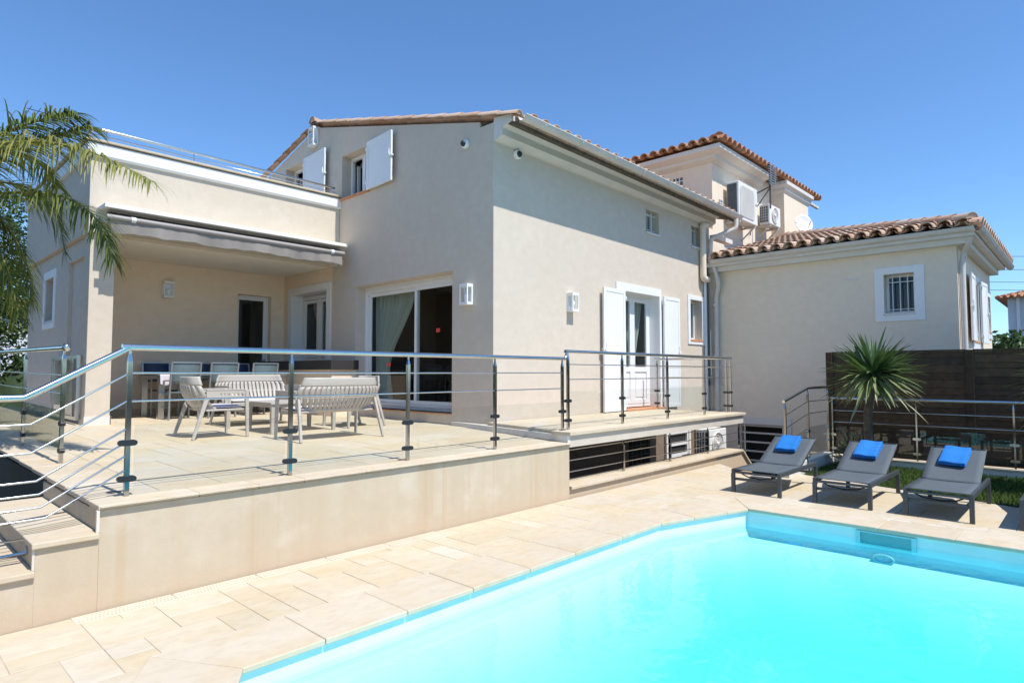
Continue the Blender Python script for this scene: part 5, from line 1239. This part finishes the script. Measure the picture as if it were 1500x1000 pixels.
palm('palm_tree', 'feathery palm with long drooping fronds at the left edge', (.50, 8.8, -1.75), (.54, 8.77, 3.32), [
[(0.54, 8.77, 3.32), (0.80, 8.50, 3.80), (1.08, 8.20, 4.05), (1.35, 7.91, 4.18), (1.50, 7.76, 4.23)],
[(0.54, 8.77, 3.32), (0.88, 8.71, 3.77), (1.17, 8.40, 3.96), (1.47, 8.07, 4.07), (1.67, 7.86, 4.16)],
[(0.54, 8.77, 3.32), (0.81, 8.06, 3.71), (1.09, 7.46, 3.73), (1.39, 7.00, 3.64), (1.63, 6.60, 3.46), (1.83, 6.24, 3.25)],
[(0.54, 8.77, 3.32), (0.89, 8.25, 3.33), (1.21, 7.77, 3.32), (1.45, 7.37, 3.22), (1.61, 7.05, 2.97), (1.71, 6.94, 2.62)],
[(0.54, 8.77, 3.32), (0.88, 8.56, 3.10), (1.07, 8.22, 2.61), (1.17, 8.11, 2.11)],
[(0.54, 8.77, 3.32), (0.97, 9.04, 3.64), (1.33, 8.96, 3.64), (1.58, 8.84, 3.39), (1.67, 8.74, 2.90)],
[(0.54, 8.77, 3.32), (0.84, 8.75, 3.34), (1.09, 8.63, 3.14), (1.27, 8.44, 2.69), (1.33, 8.38, 2.28)],
[(0.54, 8.77, 3.32), (0.84, 9.62, 4.00), (1.21, 10.11, 4.32), (1.59, 10.29, 4.35), (1.88, 10.41, 4.07)],
[(0.54, 8.77, 3.32), (0.2, 9.1, 3.9), (-.5, 9.6, 4.0), (-1.2, 10.1, 3.5), (-1.5, 10.3, 2.8)],
[(0.54, 8.77, 3.32), (0.0, 8.6, 3.9), (-.8, 8.3, 4.0), (-1.5, 8.0, 3.4), (-1.7, 7.9, 2.7)],
[(0.54, 8.77, 3.32), (0.2, 8.2, 3.8), (-.3, 7.5, 3.8), (-.8, 6.9, 3.2), (-1.0, 6.7, 2.5)],
[(0.54, 8.77, 3.32), (0.4, 9.5, 3.7), (0.2, 10.3, 3.5), (0.0, 10.9, 2.9)]], seed=4)
def leafy(name, label, cat, base, lobes, n, leaf, mat='leaf_green', group=None, seed=1, trunk=None, shell=.55, core=0):
    rnd = random.Random(seed); t = thing(name, label, cat, base, 0, group)
    if trunk:
        m_ = MB()
        for pts, r0 in trunk: m_.tube(pts, r0, 9, rs=[r0 * (1 - .7 * i / (len(pts) - 1)) for i in range(len(pts))])
        m_.build('trunk', 'bark', t)
    if core:
        m_ = MB()
        for (cx, cy, cz, rx, ry, rz_) in lobes: m_.lathe((cx, cy, cz), [(max(.01, math.sin(a)) * core * rx, -math.cos(a) * core * rz_) for a in [math.pi * q / 10 for q in range(11)]], 14)
        m_.build('dark_core', 'hedge_dark', t)  # dark solid lobes stand for the shade deep inside the leaves
    m_ = MB(); tot = sum(l[3] * l[4] * l[5] for l in lobes)
    for (cx, cy, cz, rx, ry, rz_) in lobes:
        for k in range(int(n * rx * ry * rz_ / tot)):
            d = Vector((rnd.gauss(0, 1), rnd.gauss(0, 1), rnd.gauss(0, 1))).normalized(); r = rnd.uniform(shell, 1.0) ** .7 * (1 + .16 * math.sin(d.x * 7 + cx * 3) * math.sin(d.y * 6 + cy) + .10 * math.sin(d.z * 11))
            p = Vector((cx + d.x * rx * r, cy + d.y * ry * r, cz + d.z * rz_ * r)); u = Vector((rnd.gauss(0, 1), rnd.gauss(0, 1), rnd.gauss(0, .7))).normalized(); v = u.cross(Vector((rnd.gauss(0, 1), rnd.gauss(0, 1), rnd.gauss(0, 1)))).normalized()
            s = leaf * rnd.uniform(.6, 1.3); m_.cur = rnd.random(); m_.poly([p - u * s, p + v * s * .42, p + u * s, p - v * s * .42])
    m_.build('foliage', mat, t, recalc=False); return t
leafy('garden_tree', 'small leaved green tree behind the palm at the left edge', 'tree', (2.3, 19.5, -1.75), [(2.0, 19.2, 4.6, 1.2, 1.2, 1.5), (1.5, 18.8, 3.0, 1.3, 1.3, 1.4), (2.5, 19.4, 3.2, .8, 1.1, 1.2), (1.2, 19.3, 5.6, .9, .9, 1.0)], 16000, .06, seed=2,
      trunk=[([(2.3, 19.5, -1.75), (2.2, 19.4, .5), (2.1, 19.3, 2.5), (2.0, 19.2, 4.8)], .14), ([(2.15, 19.35, 1.4), (1.5, 18.9, 3.1)], .06), ([(2.15, 19.35, 1.8), (2.6, 19.4, 3.3)], .06)])
leafy('unseen_hedge_row', 'unseen hedge row behind and left of the camera, added to darken reflections', 'hedge', (0, -9, -1.75), [(-8 + 2.2 * k, -9.5 + .3 * math.sin(k * 2.3), .2, 1.5, 1.0, 1.9 + .3 * math.sin(k * 1.7)) for k in range(9)] + [(-9.0 + .3 * math.sin(k), -7.5 + 2.2 * k, .8, 1.0, 1.5, 3.0 + .4 * math.sin(k * 1.3)) for k in range(13)], 26000, .13, seed=16, core=.88)  # out-of-view hedge added for dark reflections in steel and less sky fill
leafy('hedge', 'dark hedge behind the side railing at the left edge', 'hedge', (1.0, 18.5, -1.75), [(.2 + .9 * k, 18.8, .2, .8, .6, 2.1) for k in range(4)] + [(-.9, 18.6, .2, .8, .6, 2.0)], 14000, .075, seed=6, core=.82)
leafy('laurel_hedge', 'bright green broad leaved hedge above the wooden fence at the right edge', 'hedge', (20.6, 1.2, -1.75), [(20.6 + .1 * k, 2.3 - .75 * k, 1.3, .75, .62, 1.32 + .08 * math.sin(k * 2.1)) for k in range(6)], 12000, .085, seed=8, core=.8)

# ================================================================ NEIGHBOURS
def neighbour(name, label, X, Y, w_, d, z0, ze, zr, mat):
    t = thing(name, label, 'house', (X, Y, z0))
    bx('wall', mat, t, X, Y, z0, X + w_, Y + d, ze)
    m_ = MB(); o_ = .45; rh = zr - ze; L_ = min(w_, d) / 2 + o_; cx0, cx1, cy0, cy1 = X - o_, X + w_ + o_, Y - o_, Y + d + o_
    A, B_, C_, D_ = (cx0, cy0, ze), (cx1, cy0, ze), (cx1, cy1, ze), (cx0, cy1, ze)
    if w_ > d: E_, F_ = (cx0 + L_, (cy0 + cy1) / 2, zr), (cx1 - L_, (cy0 + cy1) / 2, zr); quads = [[A, B_, F_, E_], [C_, D_, E_, F_], [D_, A, E_], [B_, C_, F_]]
    else: E_, F_ = ((cx0 + cx1) / 2, cy0 + L_, zr), ((cx0 + cx1) / 2, cy1 - L_, zr); quads = [[D_, A, E_, F_], [B_, C_, F_, E_], [A, B_, E_], [C_, D_, F_]]
    m_.poly([A, D_, C_, B_])
    for q in quads: m_.poly([Vector(p) + Vector((0, 0, .001)) for p in q])
    r_ = m_.build('roof', 'roof_tile_red', t, recalc=False)
    m_ = MB()
    for q in quads[:1] + quads[2:3] + quads[3:]:
        q = [Vector(p) for p in q]; d0 = (q[1] - q[0]).normalized(); upd = (q[2] + q[-1]) / 2 - (q[0] + q[1]) / 2; up0 = (upd - d0 * upd.dot(d0)).normalized(); Le = (q[1] - q[0]).length; hgt = (q[-1] - q[0]).dot(up0); run0 = (q[-1] - q[0]).dot(d0); run1 = Le - (q[2] - q[0]).dot(d0)
        n = int(Le / .26)
        for i in range(n):
            s = (i + .5) * .26; tm = hgt * min(1, s / max(.01, run0) if run0 > .1 else 1, (Le - s) / max(.01, run1) if run1 > .1 else 1); m_.cur = random.random(); tt = 0
            while tt < tm - .05:
                t1 = min(tt + .42, tm); m_.cur = random.random(); m_.tube([q[0] + d0 * s + up0 * tt + zz * .03, q[0] + d0 * s + up0 * t1 + zz * .015], .085, 6, cap=(tt == 0)); tt += .42
    m_.build('tiles', 'roof_tile_red', r_, recalc=False)
    return t
nh = neighbour('neighbour_house', 'white neighbouring house with red tiled roof beyond the fence at the right edge', 38.6, -8.0, 9.0, 11.0, -1.75, 5.15, 6.6, 'neighbour_wall')
bx('window', 'sling_navy', nh, 40.2, -8.05, 3.2, 41.2, -8.0, 4.8)
m_ = MB(); m_.tube([(38.5, 2.60, -1.7), (38.5, 2.60, 5.2)], .07, 8); m_.build('downpipe', 'white_paint', nh)
for k in range(4):
    yv = -7.0 + k * 2.4; m_ = MB(); m_.box(38.55, yv, 3.1, 38.6, yv + 1.1, 4.7); m_.build('window', 'sling_navy', nh)
n2 = neighbour('distant_house', 'distant pale house with tiled roof glimpsed behind the palm fronds at the left edge', 3.0, 44, 6.0, 7, -1.75, 4.9, 6.3, 'neighbour_wall')
for k, (z, zd) in enumerate(((7.35, 7.0), (6.75, 6.4), (6.35, 6.05), (8.0, 7.6))):
    m_ = MB(); a, b_ = Vector((33.0, 12.0, z)), Vector((46, -14, zd))
    m_.tube([a.lerp(b_, i / 16) - zz * (.9 * 4 * (i / 16) * (1 - i / 16)) for i in range(17)], .013, 5)
    tag(m_.build('power_line', 'wire'), ('thin power line above the red neighbouring roof, second from the top of the bundle', 'thin power line above the red neighbouring roof, third from the top of the bundle', 'thin power line just above the red neighbouring roof, lowest of the bundle', 'thin power line above the red neighbouring roof, topmost of the bundle')[k], 'cable', 'power lines over the neighbouring roof')

# small round drain let into the terrace corner
fl = MB(); fl.lathe((1.30, 5.06, zt(5.06)), [(.0, .002), (.028, .002), (.03, .006), (.045, .006), (.048, .001)], 18)
tag(fl.build('floor_drain', 'dark_grey_metal'), 'small round dark drain in the terrace floor by the corner railing post', 'drain')
